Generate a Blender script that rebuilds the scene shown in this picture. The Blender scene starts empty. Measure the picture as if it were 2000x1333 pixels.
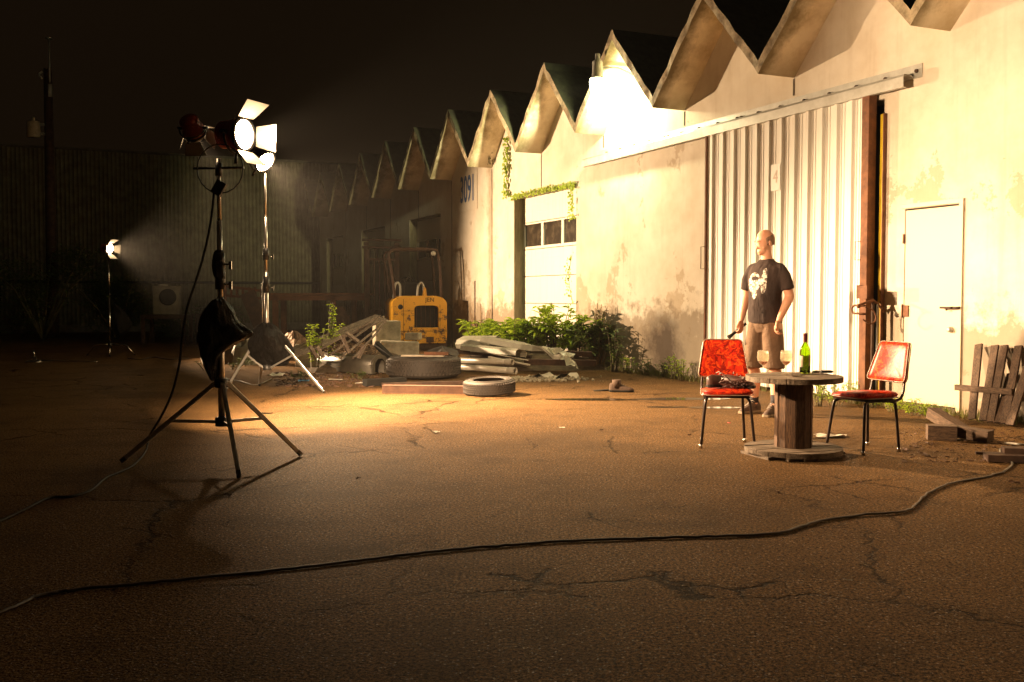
import bpy, bmesh, math, random
from mathutils import Vector, Matrix, Euler
R = math.radians
SC = bpy.context.scene
COL = SC.collection

# ------------------------------------------------------------------ camera
F_PX, CAM_H, PITCH = 1950.0, 1.17, math.atan(86.5 / 1950.0)
cam_d = bpy.data.cameras.new('camera'); cam = bpy.data.objects.new('camera', cam_d); COL.objects.link(cam)
cam.location = (0, 0, CAM_H); cam.rotation_euler = (math.pi / 2 - PITCH, 0, 0)
cam_d.sensor_width = 36; cam_d.lens = 36 * F_PX / 2000; cam_d.clip_start = 0.05; cam_d.clip_end = 500
SC.camera = cam
SC.view_settings.view_transform = 'Standard'; SC.view_settings.look = 'None'
SC.view_settings.exposure = 0.40; SC.view_settings.gamma = 1.0
SC.cycles.max_bounces = 6; SC.cycles.diffuse_bounces = 3; SC.cycles.glossy_bounces = 3
SC.cycles.transmission_bounces = 6; SC.cycles.transparent_max_bounces = 16; SC.cycles.volume_bounces = 0
SC.cycles.sample_clamp_indirect = 4.0
SC.cycles.use_denoising = True

# ------------------------------------------------------------------ night sky
w = bpy.data.worlds.new('World'); SC.world = w; w.use_nodes = True
bg = w.node_tree.nodes['Background']; bg.inputs[0].default_value = (0.90, 0.50, 0.22, 1); bg.inputs[1].default_value = 0.0055

# lamps of the photograph: position, colour, watts (used by the lamp builders below)
L1 = dict(pos=Vector((-1.845, 6.92, 2.285)), col=(1.0, 0.675, 0.385), watt=3500)
L2 = dict(pos=Vector((-2.985, 12.15, 2.80)), col=(1.0, 0.67, 0.375), watt=11500)
L3 = dict(pos=Vector((-7.95, 19.80, 2.12)), col=(1.0, 0.675, 0.385), watt=9000)
L4 = dict(watt=190, col=(1.0, 0.95, 0.55))

# ------------------------------------------------------------------ measuring helpers
def ray(x, y):
    v = Vector(((x - 1000) / F_PX, 1.0, (666.5 - y) / F_PX))
    c, s = math.cos(PITCH), math.sin(PITCH)
    return Vector((v.x, v.y * c + v.z * s, -v.y * s + v.z * c))
def G(x, y, z=0.0):
    r = ray(x, y); t = (z - CAM_H) / r.z
    return Vector((r.x * t, r.y * t, z))
def D(x, y, Y):
    r = ray(x, y); t = Y / r.y
    return Vector((r.x * t, Y, CAM_H + r.z * t))
P0 = Vector((4.43, 9.92, 0)); WD = Vector((-0.4098, 0.9122, 0)).normalized(); WN = Vector((-WD.y, WD.x, 0))
WROT = math.atan2(WD.y, WD.x)
def W(x, y, n=0.0):            # pixel -> (s, z) on the plane n metres in front of the warehouse wall
    r = ray(x, y); o = Vector((0, 0, CAM_H)) - P0
    t = (n - o.dot(WN)) / r.dot(WN); p = o + r * t
    return p.dot(WD), p.z
def WW(s, n, z=0.0):           # wall frame -> world
    return P0 + WD * s + WN * n + Vector((0, 0, z))

# ------------------------------------------------------------------ mesh helpers
def ortho(d):
    d = d.normalized(); a = Vector((0, 0, 1)) if abs(d.z) < 0.95 else Vector((1, 0, 0))
    u = d.cross(a).normalized(); return u, u.cross(d).normalized()
class MB:
    def __init__(s): s.v = []; s.f = []; s.sm = []; s.mi = []
    def add(s, vs, fs, smooth=False, mi=0):
        o = len(s.v); s.v += [tuple(v) for v in vs]
        for f in fs: s.f.append([i + o for i in f]); s.sm.append(smooth); s.mi.append(mi)
        return s
    def box(s, c, size, rot=None, mi=0):
        c = Vector(c); m = rot if rot is not None else Matrix.Identity(3)
        if isinstance(m, (tuple, list)): m = Euler([R(a) for a in m]).to_matrix()
        vs = [c + m @ Vector((size[0] * i / 2, size[1] * j / 2, size[2] * k / 2)) for i in (-1, 1) for j in (-1, 1) for k in (-1, 1)]
        return s.add(vs, [(0, 1, 3, 2), (4, 6, 7, 5), (0, 4, 5, 1), (2, 3, 7, 6), (0, 2, 6, 4), (1, 5, 7, 3)], mi=mi)
    def bb(s, a, b, mi=0):
        a = Vector(a); b = Vector(b); return s.box((a + b) / 2, [abs(x) for x in (b - a)], mi=mi)
    def bar(s, p0, p1, w, h, up=(0, 0, 1), mi=0):
        p0 = Vector(p0); p1 = Vector(p1); d = (p1 - p0); L = d.length; d.normalize()
        up = Vector(up); x = d.cross(up)
        if x.length < 1e-3: x = d.cross(Vector((1, 0, 0)))
        x.normalize(); z = x.cross(d)
        return s.box((p0 + p1) / 2, (w, L, h), Matrix((x, d, z)).transposed(), mi)
    def tube(s, pts, r, seg=8, cap=True, closed=False, mi=0, flat=None):
        pts = [Vector(p) for p in pts]; n = len(pts)
        rs = r if isinstance(r, (list, tuple)) else [r] * n
        vs = []; u = None
        for i, p in enumerate(pts):
            if closed: d = pts[(i + 1) % n] - pts[i - 1]
            else: d = pts[min(i + 1, n - 1)] - pts[max(i - 1, 0)]
            d.normalize()
            if u is None: u, _ = ortho(d)
            u = (u - d * u.dot(d)).normalized(); w_ = d.cross(u)
            k = flat if flat else 1.0
            for j in range(seg):
                a = 2 * math.pi * j / seg
                vs.append(p + (u * math.cos(a) + w_ * math.sin(a) * k) * rs[i])
        fs = []
        for i in range(n if closed else n - 1):
            a, b = i * seg, ((i + 1) % n) * seg
            for j in range(seg):
                k = (j + 1) % seg; fs.append((a + j, a + k, b + k, b + j))
        s.add(vs, fs, True, mi)
        if cap and not closed:
            o = len(s.v) - len(vs)
            s.f.append([o + j for j in range(seg)][::-1]); s.sm.append(False); s.mi.append(mi)
            s.f.append([o + (n - 1) * seg + j for j in range(seg)]); s.sm.append(False); s.mi.append(mi)
        return s
    def lathe(s, prof, o=(0, 0, 0), axis=(0, 0, 1), seg=24, smooth=True, mi=0, close=False):
        o = Vector(o); ax = Vector(axis).normalized(); u, v_ = ortho(ax); vs = []
        for (r, z) in prof:
            for j in range(seg):
                a = 2 * math.pi * j / seg; vs.append(o + ax * z + (u * math.cos(a) + v_ * math.sin(a)) * max(r, 1e-4))
        m = len(prof); fs = []
        for i in range(m if close else m - 1):
            a, b = i * seg, ((i + 1) % m) * seg
            for j in range(seg):
                k = (j + 1) % seg; fs.append((a + j, b + j, b + k, a + k))
        return s.add(vs, fs, smooth, mi)
    def ball(s, c, r, rot=None, seg=16, rings=10, mi=0):
        c = Vector(c); r = (r, r, r) if not isinstance(r, (tuple, list)) else r
        m = rot if rot is not None else Matrix.Identity(3)
        if isinstance(m, (tuple, list)): m = Euler([R(a) for a in m]).to_matrix()
        vs = []
        for i in range(rings + 1):
            t = math.pi * i / rings
            for j in range(seg):
                a = 2 * math.pi * j / seg
                vs.append(c + m @ Vector((r[0] * math.sin(t) * math.cos(a), r[1] * math.sin(t) * math.sin(a), r[2] * math.cos(t))))
        fs = []
        for i in range(rings):
            for j in range(seg):
                k = (j + 1) % seg; fs.append((i * seg + j, (i + 1) * seg + j, (i + 1) * seg + k, i * seg + k))
        return s.add(vs, fs, True, mi)
    def loft(s, secs, seg=20, mi=0):   # secs: (centre, rx, ry) ellipses in the xy plane of growing or falling z, capped
        vs = []
        for (c, rx, ry) in secs:
            for j in range(seg):
                a = 2 * math.pi * j / seg; vs.append(Vector(c) + Vector((rx * math.cos(a), ry * math.sin(a), 0)))
        fs = []
        for i in range(len(secs) - 1):
            for j in range(seg):
                k = (j + 1) % seg; fs.append((i * seg + j, i * seg + k, (i + 1) * seg + k, (i + 1) * seg + j))
        fs.append(list(range(seg))[::-1]); fs.append([(len(secs) - 1) * seg + j for j in range(seg)])
        return s.add(vs, fs, True, mi)
    def poly(s, pts, ext, mi=0):       # closed outline extruded by vector ext
        pts = [Vector(p) for p in pts]; e = Vector(ext); n = len(pts)
        return s.add(pts + [p + e for p in pts], [list(range(n))[::-1], list(range(n, 2 * n))] + [(i, (i + 1) % n, n + (i + 1) % n, n + i) for i in range(n)], mi=mi)
    def build(s, name, mats, parent=None, bevel=0, merge=False):
        me = bpy.data.meshes.new(name); me.from_pydata(s.v, [], s.f)
        if not isinstance(mats, (list, tuple)): mats = [mats]
        for m in mats: me.materials.append(m)
        me.polygons.foreach_set('use_smooth', s.sm); me.polygons.foreach_set('material_index', s.mi)
        bm = bmesh.new(); bm.from_mesh(me)
        bmesh.ops.remove_doubles(bm, verts=bm.verts, dist=1e-5)
        bmesh.ops.recalc_face_normals(bm, faces=bm.faces); bm.to_mesh(me); bm.free(); me.update()
        o = bpy.data.objects.new(name, me); COL.objects.link(o)
        if parent: o.parent = parent
        if bevel:
            b = o.modifiers.new('bevel', 'BEVEL'); b.width = bevel; b.segments = 2; b.limit_method = 'ANGLE'; b.angle_limit = R(40)
        return o
def smooth_pts(pts, n=6):
    P = [Vector(p) for p in pts]; out = []
    for i in range(len(P) - 1):
        a, b, c, d = P[max(i - 1, 0)], P[i], P[i + 1], P[min(i + 2, len(P) - 1)]
        for k in range(n):
            t = k / n; out.append(.5 * ((2 * b) + (c - a) * t + (2 * a - 5 * b + 4 * c - d) * t * t + (3 * b - a - 3 * c + d) * t ** 3))
    out.append(P[-1]); return out
def tag(o, label=None, cat=None, group=None, kind=None):
    if label: o['label'] = label
    if cat: o['category'] = cat
    if group: o['group'] = group
    if kind: o['kind'] = kind
    return o
def thing(name, label, cat, loc=(0, 0, 0), rotz=0.0, group=None):
    o = bpy.data.objects.new(name, None); COL.objects.link(o); o.location = loc; o.rotation_euler = (0, 0, rotz)
    o.empty_display_size = 0.1
    return tag(o, label, cat, group)
def solo(mb, name, mats, label, cat, loc=(0, 0, 0), rot=(0, 0, 0), group=None, bevel=0):
    o = mb.build(name, mats, None, bevel); o.location = loc; o.rotation_euler = rot
    return tag(o, label, cat, group)
def copy_tree(o, parent=None):
    c = o.copy(); COL.objects.link(c); c.parent = parent
    for ch in [x for x in list(SC.objects) if x.parent == o]: copy_tree(ch, c)
    return c

# ------------------------------------------------------------------ materials
class NT:
    def __init__(s, name):
        s.m = bpy.data.materials.new(name); s.m.use_nodes = True; s.t = s.m.node_tree; s.b = s.t.nodes['Principled BSDF']
        s.tc = s.n('ShaderNodeTexCoord')
    def n(s, k, **kw):
        nd = s.t.nodes.new(k)
        for a, b in kw.items(): setattr(nd, a, b)
        return nd
    def l(s, a, b): s.t.links.new(a, b)
    def val(s, inp, v):
        if hasattr(v, 'links') or isinstance(v, bpy.types.NodeSocket): s.l(v, inp)
        else: inp.default_value = v
    def coord(s, scale=(1, 1, 1), loc=(0, 0, 0), rot=(0, 0, 0)):
        mp = s.n('ShaderNodeMapping'); s.l(s.tc.outputs['Object'], mp.inputs[0])
        mp.inputs['Scale'].default_value = scale; mp.inputs['Location'].default_value = loc; mp.inputs['Rotation'].default_value = rot
        return mp.outputs[0]
    def noise(s, scale=5, detail=6, rough=0.6, vec=None, dist=0.0):
        nd = s.n('ShaderNodeTexNoise'); nd.inputs['Scale'].default_value = scale; nd.inputs['Detail'].default_value = detail
        nd.inputs['Roughness'].default_value = rough; nd.inputs['Distortion'].default_value = dist
        s.l(vec if vec is not None else s.tc.outputs['Object'], nd.inputs['Vector']); return nd.outputs['Fac']
    def ramp(s, fac, stops):
        r = s.n('ShaderNodeValToRGB'); s.l(fac, r.inputs[0]); e = r.color_ramp.elements
        while len(e) < len(stops): e.new(0.5)
        for el, (p, c) in zip(e, stops):
            el.position = p; el.color = (c, c, c, 1) if not isinstance(c, (tuple, list)) else (*c[:3], 1)
        return r.outputs[0]
    def mix(s, fac, a, b, mode='MIX'):
        m = s.n('ShaderNodeMix', data_type='RGBA', blend_type=mode); s.val(m.inputs[0], fac)
        for i, v in ((6, a), (7, b)):
            if isinstance(v, (tuple, list)): m.inputs[i].default_value = (*v[:3], 1)
            else: s.l(v, m.inputs[i])
        return m.outputs[2]
    def math(s, op, a, b=0.0, clamp=False):
        m = s.n('ShaderNodeMath', operation=op, use_clamp=clamp); s.val(m.inputs[0], a); s.val(m.inputs[1], b); return m.outputs[0]
    def sep(s, vec=None):
        m = s.n('ShaderNodeSeparateXYZ'); s.l(vec if vec is not None else s.tc.outputs['Object'], m.inputs[0]); return m.outputs
    def bump(s, h, strength=0.3, dist=0.01):
        b = s.n('ShaderNodeBump'); s.l(h, b.inputs['Height']); b.inputs['Strength'].default_value = strength; b.inputs['Distance'].default_value = dist
        s.l(b.outputs[0], s.b.inputs['Normal'])
    def set(s, color=None, rough=None, metal=None, spec=None):
        if color is not None:
            if isinstance(color, (tuple, list)): s.b.inputs['Base Color'].default_value = (*color[:3], 1)
            else: s.l(color, s.b.inputs['Base Color'])
        if rough is not None: s.val(s.b.inputs['Roughness'], rough)
        if metal is not None: s.b.inputs['Metallic'].default_value = metal
        if spec is not None: s.b.inputs['Specular IOR Level'].default_value = spec
        return s.m
def mat(name, c1, c2=None, scale=8, rough=0.6, metal=0.0, bump=0.2, bscale=None, stretch=(1, 1, 1), lo=0.35, hi=0.65, spec=None, bd=0.005):
    t = NT(name); c2 = c2 or tuple(x * 0.6 for x in c1); v = t.coord(stretch)
    n = t.noise(scale, 7, 0.65, v); col = t.mix(t.ramp(n, [(lo, 0.0), (hi, 1.0)]), c1, c2)
    r = t.math('ADD', rough - 0.08, t.math('MULTIPLY', n, 0.16))
    if bump: t.bump(t.noise(bscale or scale * 4, 5, 0.7, v), bump, bd)
    return t.set(col, r, metal, spec)
def emis(name, col, strength):
    m = bpy.data.materials.new(name); m.use_nodes = True; b = m.node_tree.nodes['Principled BSDF']
    b.inputs['Base Color'].default_value = (*col, 1); b.inputs['Emission Color'].default_value = (*col, 1); b.inputs['Emission Strength'].default_value = strength
    return m

M = {}
# asphalt
def asphalt():
    t = NT('asphalt')
    big = t.noise(0.35, 4, 0.6); mid = t.noise(2.2, 6, 0.65); fine = t.noise(62, 4, 0.85)
    col = t.mix(t.ramp(big, [(0.35, 0.0), (0.65, 1.0)]), (0.205, 0.112, 0.042), (0.300, 0.170, 0.068))
    col = t.mix(t.math('MULTIPLY', t.ramp(mid, [(0.5, 0.0), (0.72, 1.0)]), 0.7), col, (0.10, 0.061, 0.029))
    sp = t.n('ShaderNodeTexVoronoi'); sp.inputs['Scale'].default_value = 75; t.l(t.tc.outputs['Object'], sp.inputs['Vector'])
    spk = t.ramp(sp.outputs['Distance'], [(0.12, 1.0), (0.45, 0.0)])
    rnd = t.sep(sp.outputs['Color'])[0]
    col = t.mix(t.math('MULTIPLY', spk, t.ramp(rnd, [(0.45, 0.0), (0.95, 0.75)])), col, (0.52, 0.38, 0.24))
    col = t.mix(t.ramp(fine, [(0.43, 1.0), (0.55, 0.0)]), col, (0.028, 0.016, 0.008))
    oil = t.ramp(t.noise(0.75, 5, 0.62, t.coord(loc=(4, 9, 0))), [(0.52, 0.0), (0.66, 1.0)])
    col = t.mix(t.math('MULTIPLY', oil, 0.55), col, (0.060, 0.036, 0.017))
    gr2 = t.ramp(t.noise(120, 3, 0.8), [(0.40, 0.7), (0.55, 0.0)]); col = t.mix(gr2, col, (0.035, 0.021, 0.010))
    # cracks
    wob = t.n('ShaderNodeTexNoise'); wob.inputs['Scale'].default_value = 1.7; wob.inputs['Detail'].default_value = 7; wob.inputs['Roughness'].default_value = 0.7
    t.l(t.tc.outputs['Object'], wob.inputs['Vector'])
    vm = t.n('ShaderNodeVectorMath', operation='MULTIPLY_ADD'); t.l(wob.outputs['Color'], vm.inputs[0]); vm.inputs[1].default_value = (0.55, 0.55, 0); t.l(t.tc.outputs['Object'], vm.inputs[2])
    def crack(scale, width, mscale, lo, hi, off):
        v = t.n('ShaderNodeTexVoronoi', feature='DISTANCE_TO_EDGE'); v.inputs['Scale'].default_value = scale; t.l(vm.outputs[0], v.inputs['Vector'])
        d = t.ramp(v.outputs['Distance'], [(0.0, 1.0), (width, 0.0)])
        mk = t.ramp(t.noise(mscale, 3, 0.6, t.coord(loc=(off, off * 2, 0))), [(lo, 0.0), (hi, 1.0)])
        return t.math('MULTIPLY', d, mk)
    c1 = crack(0.42, 0.0055, 0.5, 0.46, 0.58, 3.1); c2 = crack(3.4, 0.085, 0.6, 0.30, 0.40, 7.7); c3 = crack(0.9, 0.008, 0.8, 0.53, 0.62, 12.0)
    gx, gy, _ = t.sep(vm.outputs[0]); ax = t.math('DIVIDE', t.math('SUBTRACT', gx, 0.60), 0.85); ay = t.math('DIVIDE', t.math('SUBTRACT', gy, 4.28), 0.22)
    c2 = t.math('MULTIPLY', c2, t.ramp(t.math('ADD', t.math('MULTIPLY', ax, ax), t.math('MULTIPLY', ay, ay)), [(0.75, 1.0), (1.0, 0.0)]))
    cr = t.math('MAXIMUM', t.math('MAXIMUM', c1, c2), c3)
    col = t.mix(t.math('MULTIPLY', cr, 0.9), col, (0.012, 0.009, 0.006))
    h = t.math('ADD', t.math('MULTIPLY', fine, 1.0), t.math('MULTIPLY', spk, 0.5))
    h = t.math('ADD', h, t.math('MULTIPLY', mid, 0.8)); h = t.math('ADD', h, t.math('MULTIPLY', t.noise(28, 4, 0.7), 1.1))
    h = t.math('SUBTRACT', h, t.math('MULTIPLY', cr, 3.0))
    t.bump(h, 1.0, 0.013)
    glint = t.math('MULTIPLY', t.ramp(sp.outputs['Distance'], [(0.15, 1.0), (0.35, 0.0)]), t.ramp(rnd, [(0.84, 0.0), (0.90, 1.0)]))
    t.l(t.math('ADD', 0.02, t.math('MULTIPLY', glint, 0.5)), t.b.inputs['Specular IOR Level'])
    rg = t.math('SUBTRACT', t.math('ADD', 0.50, t.math('MULTIPLY', mid, 0.12)), t.math('MULTIPLY', glint, 0.32))
    return t.set(col, rg, 0.0)
M['asphalt'] = asphalt()
def stucco():
    t = NT('stucco'); x, y, z = t.sep()
    n1 = t.noise(0.9, 8, 0.7); n2 = t.noise(3.0, 7, 0.7)
    streak = t.noise(1.0, 7, 0.7, t.coord((5.5, 5.5, 0.35)))
    col = t.mix(t.ramp(n1, [(0.38, 0.0), (0.62, 1.0)]), (0.70, 0.65, 0.56), (0.57, 0.50, 0.40))
    col = t.mix(t.math('MULTIPLY', t.ramp(streak, [(0.52, 0.0), (0.72, 1.0)]), 0.30), col, (0.36, 0.28, 0.19))
    # flaked paint, sharp-edged, only low on the wall
    low = t.ramp(z, [(0.0, 1.0), (0.9, 0.0)])   # z in 0..1 m range of ramp input is clamped
    zz = t.math('DIVIDE', z, 3.8)
    patch = t.ramp(t.math('ADD', t.noise(0.8, 9, 0.72, t.coord(loc=(2.3, 0, 1.1))), t.math('MULTIPLY', zz, -0.16)), [(0.480, 0.0), (0.488, 1.0)])
    col = t.mix(t.math('MULTIPLY', patch, 0.60), col, (0.38, 0.29, 0.19))
    patch2 = t.ramp(t.math('ADD', t.noise(1.1, 8, 0.7, t.coord(loc=(9.3, 0, 4.1))), t.math('MULTIPLY', zz, -0.25)), [(0.54, 0.0), (0.55, 1.0)])
    col = t.mix(t.math('MULTIPLY', patch2, 0.7), col, (0.72, 0.65, 0.53))
    # splash dirt and mildew close to the ground
    dirt = t.math('MULTIPLY', t.ramp(t.math('ADD', zz, t.math('MULTIPLY', n2, -0.45)), [(0.0, 0.8), (0.06, 0.0)]), 0.9)
    col = t.mix(dirt, col, (0.19, 0.14, 0.09))
    # soot stain beside the sliding door
    dx = t.math('DIVIDE', t.math('SUBTRACT', x, 5.35), 0.62); dz = t.math('DIVIDE', t.math('SUBTRACT', z, 0.42), 0.62)
    d2 = t.math('ADD', t.math('MULTIPLY', dx, dx), t.math('MULTIPLY', dz, dz))
    so = t.ramp(t.math('ADD', t.math('SQRT', d2), t.math('MULTIPLY', t.math('SUBTRACT', n2, 0.5), 1.6)), [(0.35, 0.92), (1.15, 0.0)])
    col = t.mix(so, col, (0.055, 0.036, 0.024))
    # run-off stain below the roof plant
    dx = t.math('ABSOLUTE', t.math('SUBTRACT', t.math('ADD', x, t.math('MULTIPLY', n2, 0.5)), 12.15))
    st = t.math('MULTIPLY', t.ramp(dx, [(0.02, 0.8), (0.22, 0.0)]), t.ramp(z, [(0.0, 1.0), (1.0, 0.8)]))
    col = t.mix(st, col, (0.23, 0.16, 0.09))
    t.bump(t.math('ADD', t.noise(40, 5, 0.7), t.math('MULTIPLY', patch, 0.6)), 0.35, 0.006)
    return t.set(col, 0.85, 0.0, 0.25)
M['stucco'] = stucco()
def soffit():
    t = NT('soffit'); x, y, z = t.sep()
    n = t.noise(2.2, 8, 0.7); st = t.noise(1.2, 6, 0.7, t.coord((1, 6, 1)))
    col = t.mix(t.ramp(n, [(0.4, 0.0), (0.65, 1.0)]), (0.84, 0.74, 0.56), (0.58, 0.47, 0.30))
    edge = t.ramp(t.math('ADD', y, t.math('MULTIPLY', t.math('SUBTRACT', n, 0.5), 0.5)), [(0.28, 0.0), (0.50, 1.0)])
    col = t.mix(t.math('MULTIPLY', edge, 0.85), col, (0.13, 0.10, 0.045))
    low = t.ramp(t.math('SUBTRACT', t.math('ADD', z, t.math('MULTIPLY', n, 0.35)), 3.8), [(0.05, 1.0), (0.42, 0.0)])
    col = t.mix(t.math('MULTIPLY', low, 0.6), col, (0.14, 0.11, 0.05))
    t.bump(t.noise(30, 5, 0.7), 0.3, 0.006)
    return t.set(col, 0.85, 0.0, 0.2)
M['soffit'] = soffit()
M['moss_roof'] = mat('moss_roof', (0.045, 0.050, 0.022), (0.020, 0.018, 0.012), 6, 0.8, bump=0.6, bscale=40)
M['fascia'] = mat('fascia', (0.42, 0.34, 0.22), (0.13, 0.10, 0.055), 7, 0.85, bump=0.6, bscale=30, bd=0.01)
M['joint'] = mat('joint', (0.10, 0.075, 0.045), (0.05, 0.04, 0.03), 9, 0.9)
def panel_white(name, c1, rust=0.6):
    t = NT(name); n = t.noise(3, 7, 0.7); st = t.noise(1.5, 7, 0.7, t.coord((14, 14, 0.5)))
    col = t.mix(t.math('MULTIPLY', t.ramp(st, [(0.5, 0.0), (0.7, 1.0)]), 0.35), c1, (0.55, 0.47, 0.33))
    sp = t.noise(22, 6, 0.75); col = t.mix(t.math('MULTIPLY', t.ramp(sp, [(0.68, 0.0), (0.74, 1.0)]), rust), col, (0.30, 0.14, 0.05))
    t.bump(n, 0.15, 0.01)
    return t.set(col, 0.45, 0.0, 0.4)
M['door_metal'] = panel_white('door_metal', (0.76, 0.74, 0.68))
M['garage_white'] = panel_white('garage_white', (0.74, 0.70, 0.62), 0.3)
M['door_paint'] = panel_white('door_paint', (0.56, 0.47, 0.33), 0.9)
M['rust_steel'] = mat('rust_steel', (0.21, 0.085, 0.035), (0.11, 0.045, 0.022), 9, 0.75, 0.2, 0.4)
M['dark_rust'] = mat('dark_rust', (0.085, 0.045, 0.026), (0.04, 0.022, 0.015), 8, 0.8, 0.2, 0.5)
M['galv'] = mat('galv', (0.50, 0.50, 0.46), (0.36, 0.35, 0.31), 5, 0.45, 0.35, 0.15)
M['yellow_jamb'] = mat('yellow_jamb', (0.62, 0.44, 0.01), (0.45, 0.30, 0.01), 6, 0.5, 0, 0.15)
M['black'] = mat('black', (0.012, 0.011, 0.010), (0.02, 0.018, 0.015), 12, 0.7, 0, 0.2, spec=0.15)
M['glass_dark'] = mat('glass_dark', (0.03, 0.022, 0.015), (0.10, 0.075, 0.045), 5, 0.22, 0, 0.05, lo=0.45, hi=0.8)
M['blue_paint'] = mat('blue_paint', (0.02, 0.07, 0.22), (0.04, 0.10, 0.26), 20, 0.6, 0, 0.1)
M['board_cream'] = mat('board_cream', (0.62, 0.54, 0.42), (0.50, 0.42, 0.30), 9, 0.8, 0, 0.2)
HAZE = 0.0004
# ------------------------------------------------------------------ lamps on stands
M['alu'] = mat('aluminium', (0.62, 0.60, 0.56), (0.48, 0.46, 0.42), 12, 0.32, 0.9, 0.05)
M['chrome'] = mat('chrome', (0.72, 0.70, 0.66), (0.6, 0.58, 0.54), 12, 0.18, 1.0, 0.02)
M['black_metal'] = mat('black_metal', (0.02, 0.02, 0.02), (0.035, 0.033, 0.03), 20, 0.45, 0.2, 0.1)
M['red_housing'] = mat('red_housing', (0.42, 0.06, 0.03), (0.30, 0.04, 0.02), 14, 0.45, 0, 0.1)
M['barn'] = mat('barn_metal', (0.55, 0.52, 0.46), (0.42, 0.40, 0.35), 10, 0.5, 0.3, 0.1)
def film_light(name, label, L, aim, group, size=1.0, spot=120, blend=0.35, door_open=(55, 55, 60, 60), lens_strength=40, housing='red_housing', barn=True, watt=None, beam=None):
    """focusing flood: housing, lens, four barn doors, yoke, rear knob; local -Y is the beam"""
    d = (Vector(aim) - L['pos']).normalized()
    o = thing(name, label, 'film light', L['pos'], 0, group)
    q = d.to_track_quat('-Y', 'Z'); o.rotation_mode = 'QUATERNION'; o.rotation_quaternion = q
    k = size
    h = MB(); h.lathe([(0.0, .20 * k), (.05 * k, .198 * k), (.072 * k, .175 * k), (.078 * k, .12 * k), (.095 * k, .08 * k), (.105 * k, .05 * k), (.105 * k, .0)], (0, 0, 0), (0, 1, 0), 28)
    for i in range(5):
        h.lathe([(.083 * k, (.085 + i * .018) * k), (.090 * k, (.088 + i * .018) * k), (.090 * k, (.093 + i * .018) * k), (.083 * k, (.096 + i * .018) * k)], (0, 0, 0), (0, 1, 0), 28)
    h.build('housing', M[housing], o)
    rf = MB(); rf.lathe([(.10 * k, 0.0), (.085 * k, .03 * k), (.05 * k, .055 * k), (0, .065 * k)], (0, 0.001, 0), (0, 1, 0), 24); rf.build('reflector', M['chrome'], o)
    ln = MB(); ln.ball((0, 0.026 * k, 0), (.03 * k, .012 * k, .012 * k)) if False else ln.lathe([(0, -.002), (.094 * k, -.001), (.094 * k, .004), (0, .006)], (0, 0, 0), (0, 1, 0), 28)
    ln.build('lens', emis('lamp_glow_' + name, L['col'], lens_strength), o)
    rg = MB(); rg.lathe([(.096 * k, -.012 * k), (.112 * k, -.012 * k), (.112 * k, .012 * k), (.096 * k, .012 * k)], (0, 0, 0), (0, 1, 0), 28, close=True); rg.build('rim', M['black_metal'], o)
    yk = MB(); pts = [(.118 * k, .06 * k, .01)] + [(.125 * k * math.cos(a), .06 * k, -.125 * k * math.sin(a)) for a in [i * math.pi / 12 for i in range(13)]] + [(-.118 * k, .06 * k, .01)]
    yk.tube(pts, .008 * k, 6); yk.tube([(0, .06 * k, -.12 * k), (0, .06 * k, -.19 * k)], .012 * k, 8)
    for sx in (-1, 1): yk.tube([(sx * .10 * k, .06 * k, 0.005), (sx * .15 * k, .06 * k, .005)], .014 * k, 8)
    yk.build('yoke', M['black_metal'], o)
    if barn:
        for (ax, ang, wd, ln_) in (('t', door_open[0], .20, .14), ('b', door_open[1], .20, .14), ('l', door_open[2], .17, .13), ('r', door_open[3], .17, .13)):
            a = R(ang); b = MB(); ww, hh = wd * k, ln_ * k; y0 = -.014 * k; r0 = .108 * k
            def P(u, v):   # u across, v outwards along the leaf
                out = r0 + v * math.sin(a); fy = y0 - v * math.cos(a)
                return {'t': (u, fy, out), 'b': (u, fy, -out), 'l': (-out, fy, u), 'r': (out, fy, u)}[ax]
            pts = [P(-ww * .38, 0), P(ww * .38, 0), P(ww * .55, hh), P(-ww * .55, hh)]
            nrm = (Vector(pts[1]) - Vector(pts[0])).cross(Vector(pts[3]) - Vector(pts[0])).normalized() * .002
            b.poly(pts, nrm); b.build('barn_door', M['barn'], o)
    ld = bpy.data.lights.new('lamp_light', 'SPOT'); ld.energy = watt if watt is not None else L['watt']; ld.color = L['col']; ld.spot_size = R(spot); ld.spot_blend = blend; ld.shadow_soft_size = 0.07 * k
    lo = bpy.data.objects.new('lamp_light', ld); COL.objects.link(lo); lo.parent = o; lo.location = (0, -0.012 * k, 0); lo.rotation_euler = (-math.pi / 2, 0, 0)
    if beam is not None: lo.rotation_euler = (q.to_matrix().inverted() @ (Vector(beam) - L['pos'])).to_track_quat('-Z', 'Y').to_euler()
    return o
GL = 'film lights on stands'
film_light('film_light', 'glowing film light with white hot barn doors at the top of the near stand', L1, (1.2, 5.55, 2.15), GL, 1.05, 80, 0.8, (44, 40, 50, 44), 130, beam=(3.6, 8.0, 2.2))
LB = dict(pos=Vector((-2.19, 6.95, 2.30)), col=L1['col'], watt=7500)
film_light('film_light', 'red backed film light turned away from the camera on the near stand', LB, (-1.85, 10.3, 0.0), GL, 0.72, 54, 1.0, (35, 25, 30, 30), 30)
film_light('film_light', 'bare lamp shining towards the camera on the stand in the middle', L2, (0.4, 10.2, 0.0), GL, 1.3, 94, 1.0, (75, 70, 80, 85), 150, housing='black_metal', barn=False)
film_light('film_light', 'small film light with open barn doors on the low far stand', L3, (-.2, 17.3, 1.3), GL, 0.95, 84, 0.75, (40, 40, 55, 55), 60)
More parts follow.
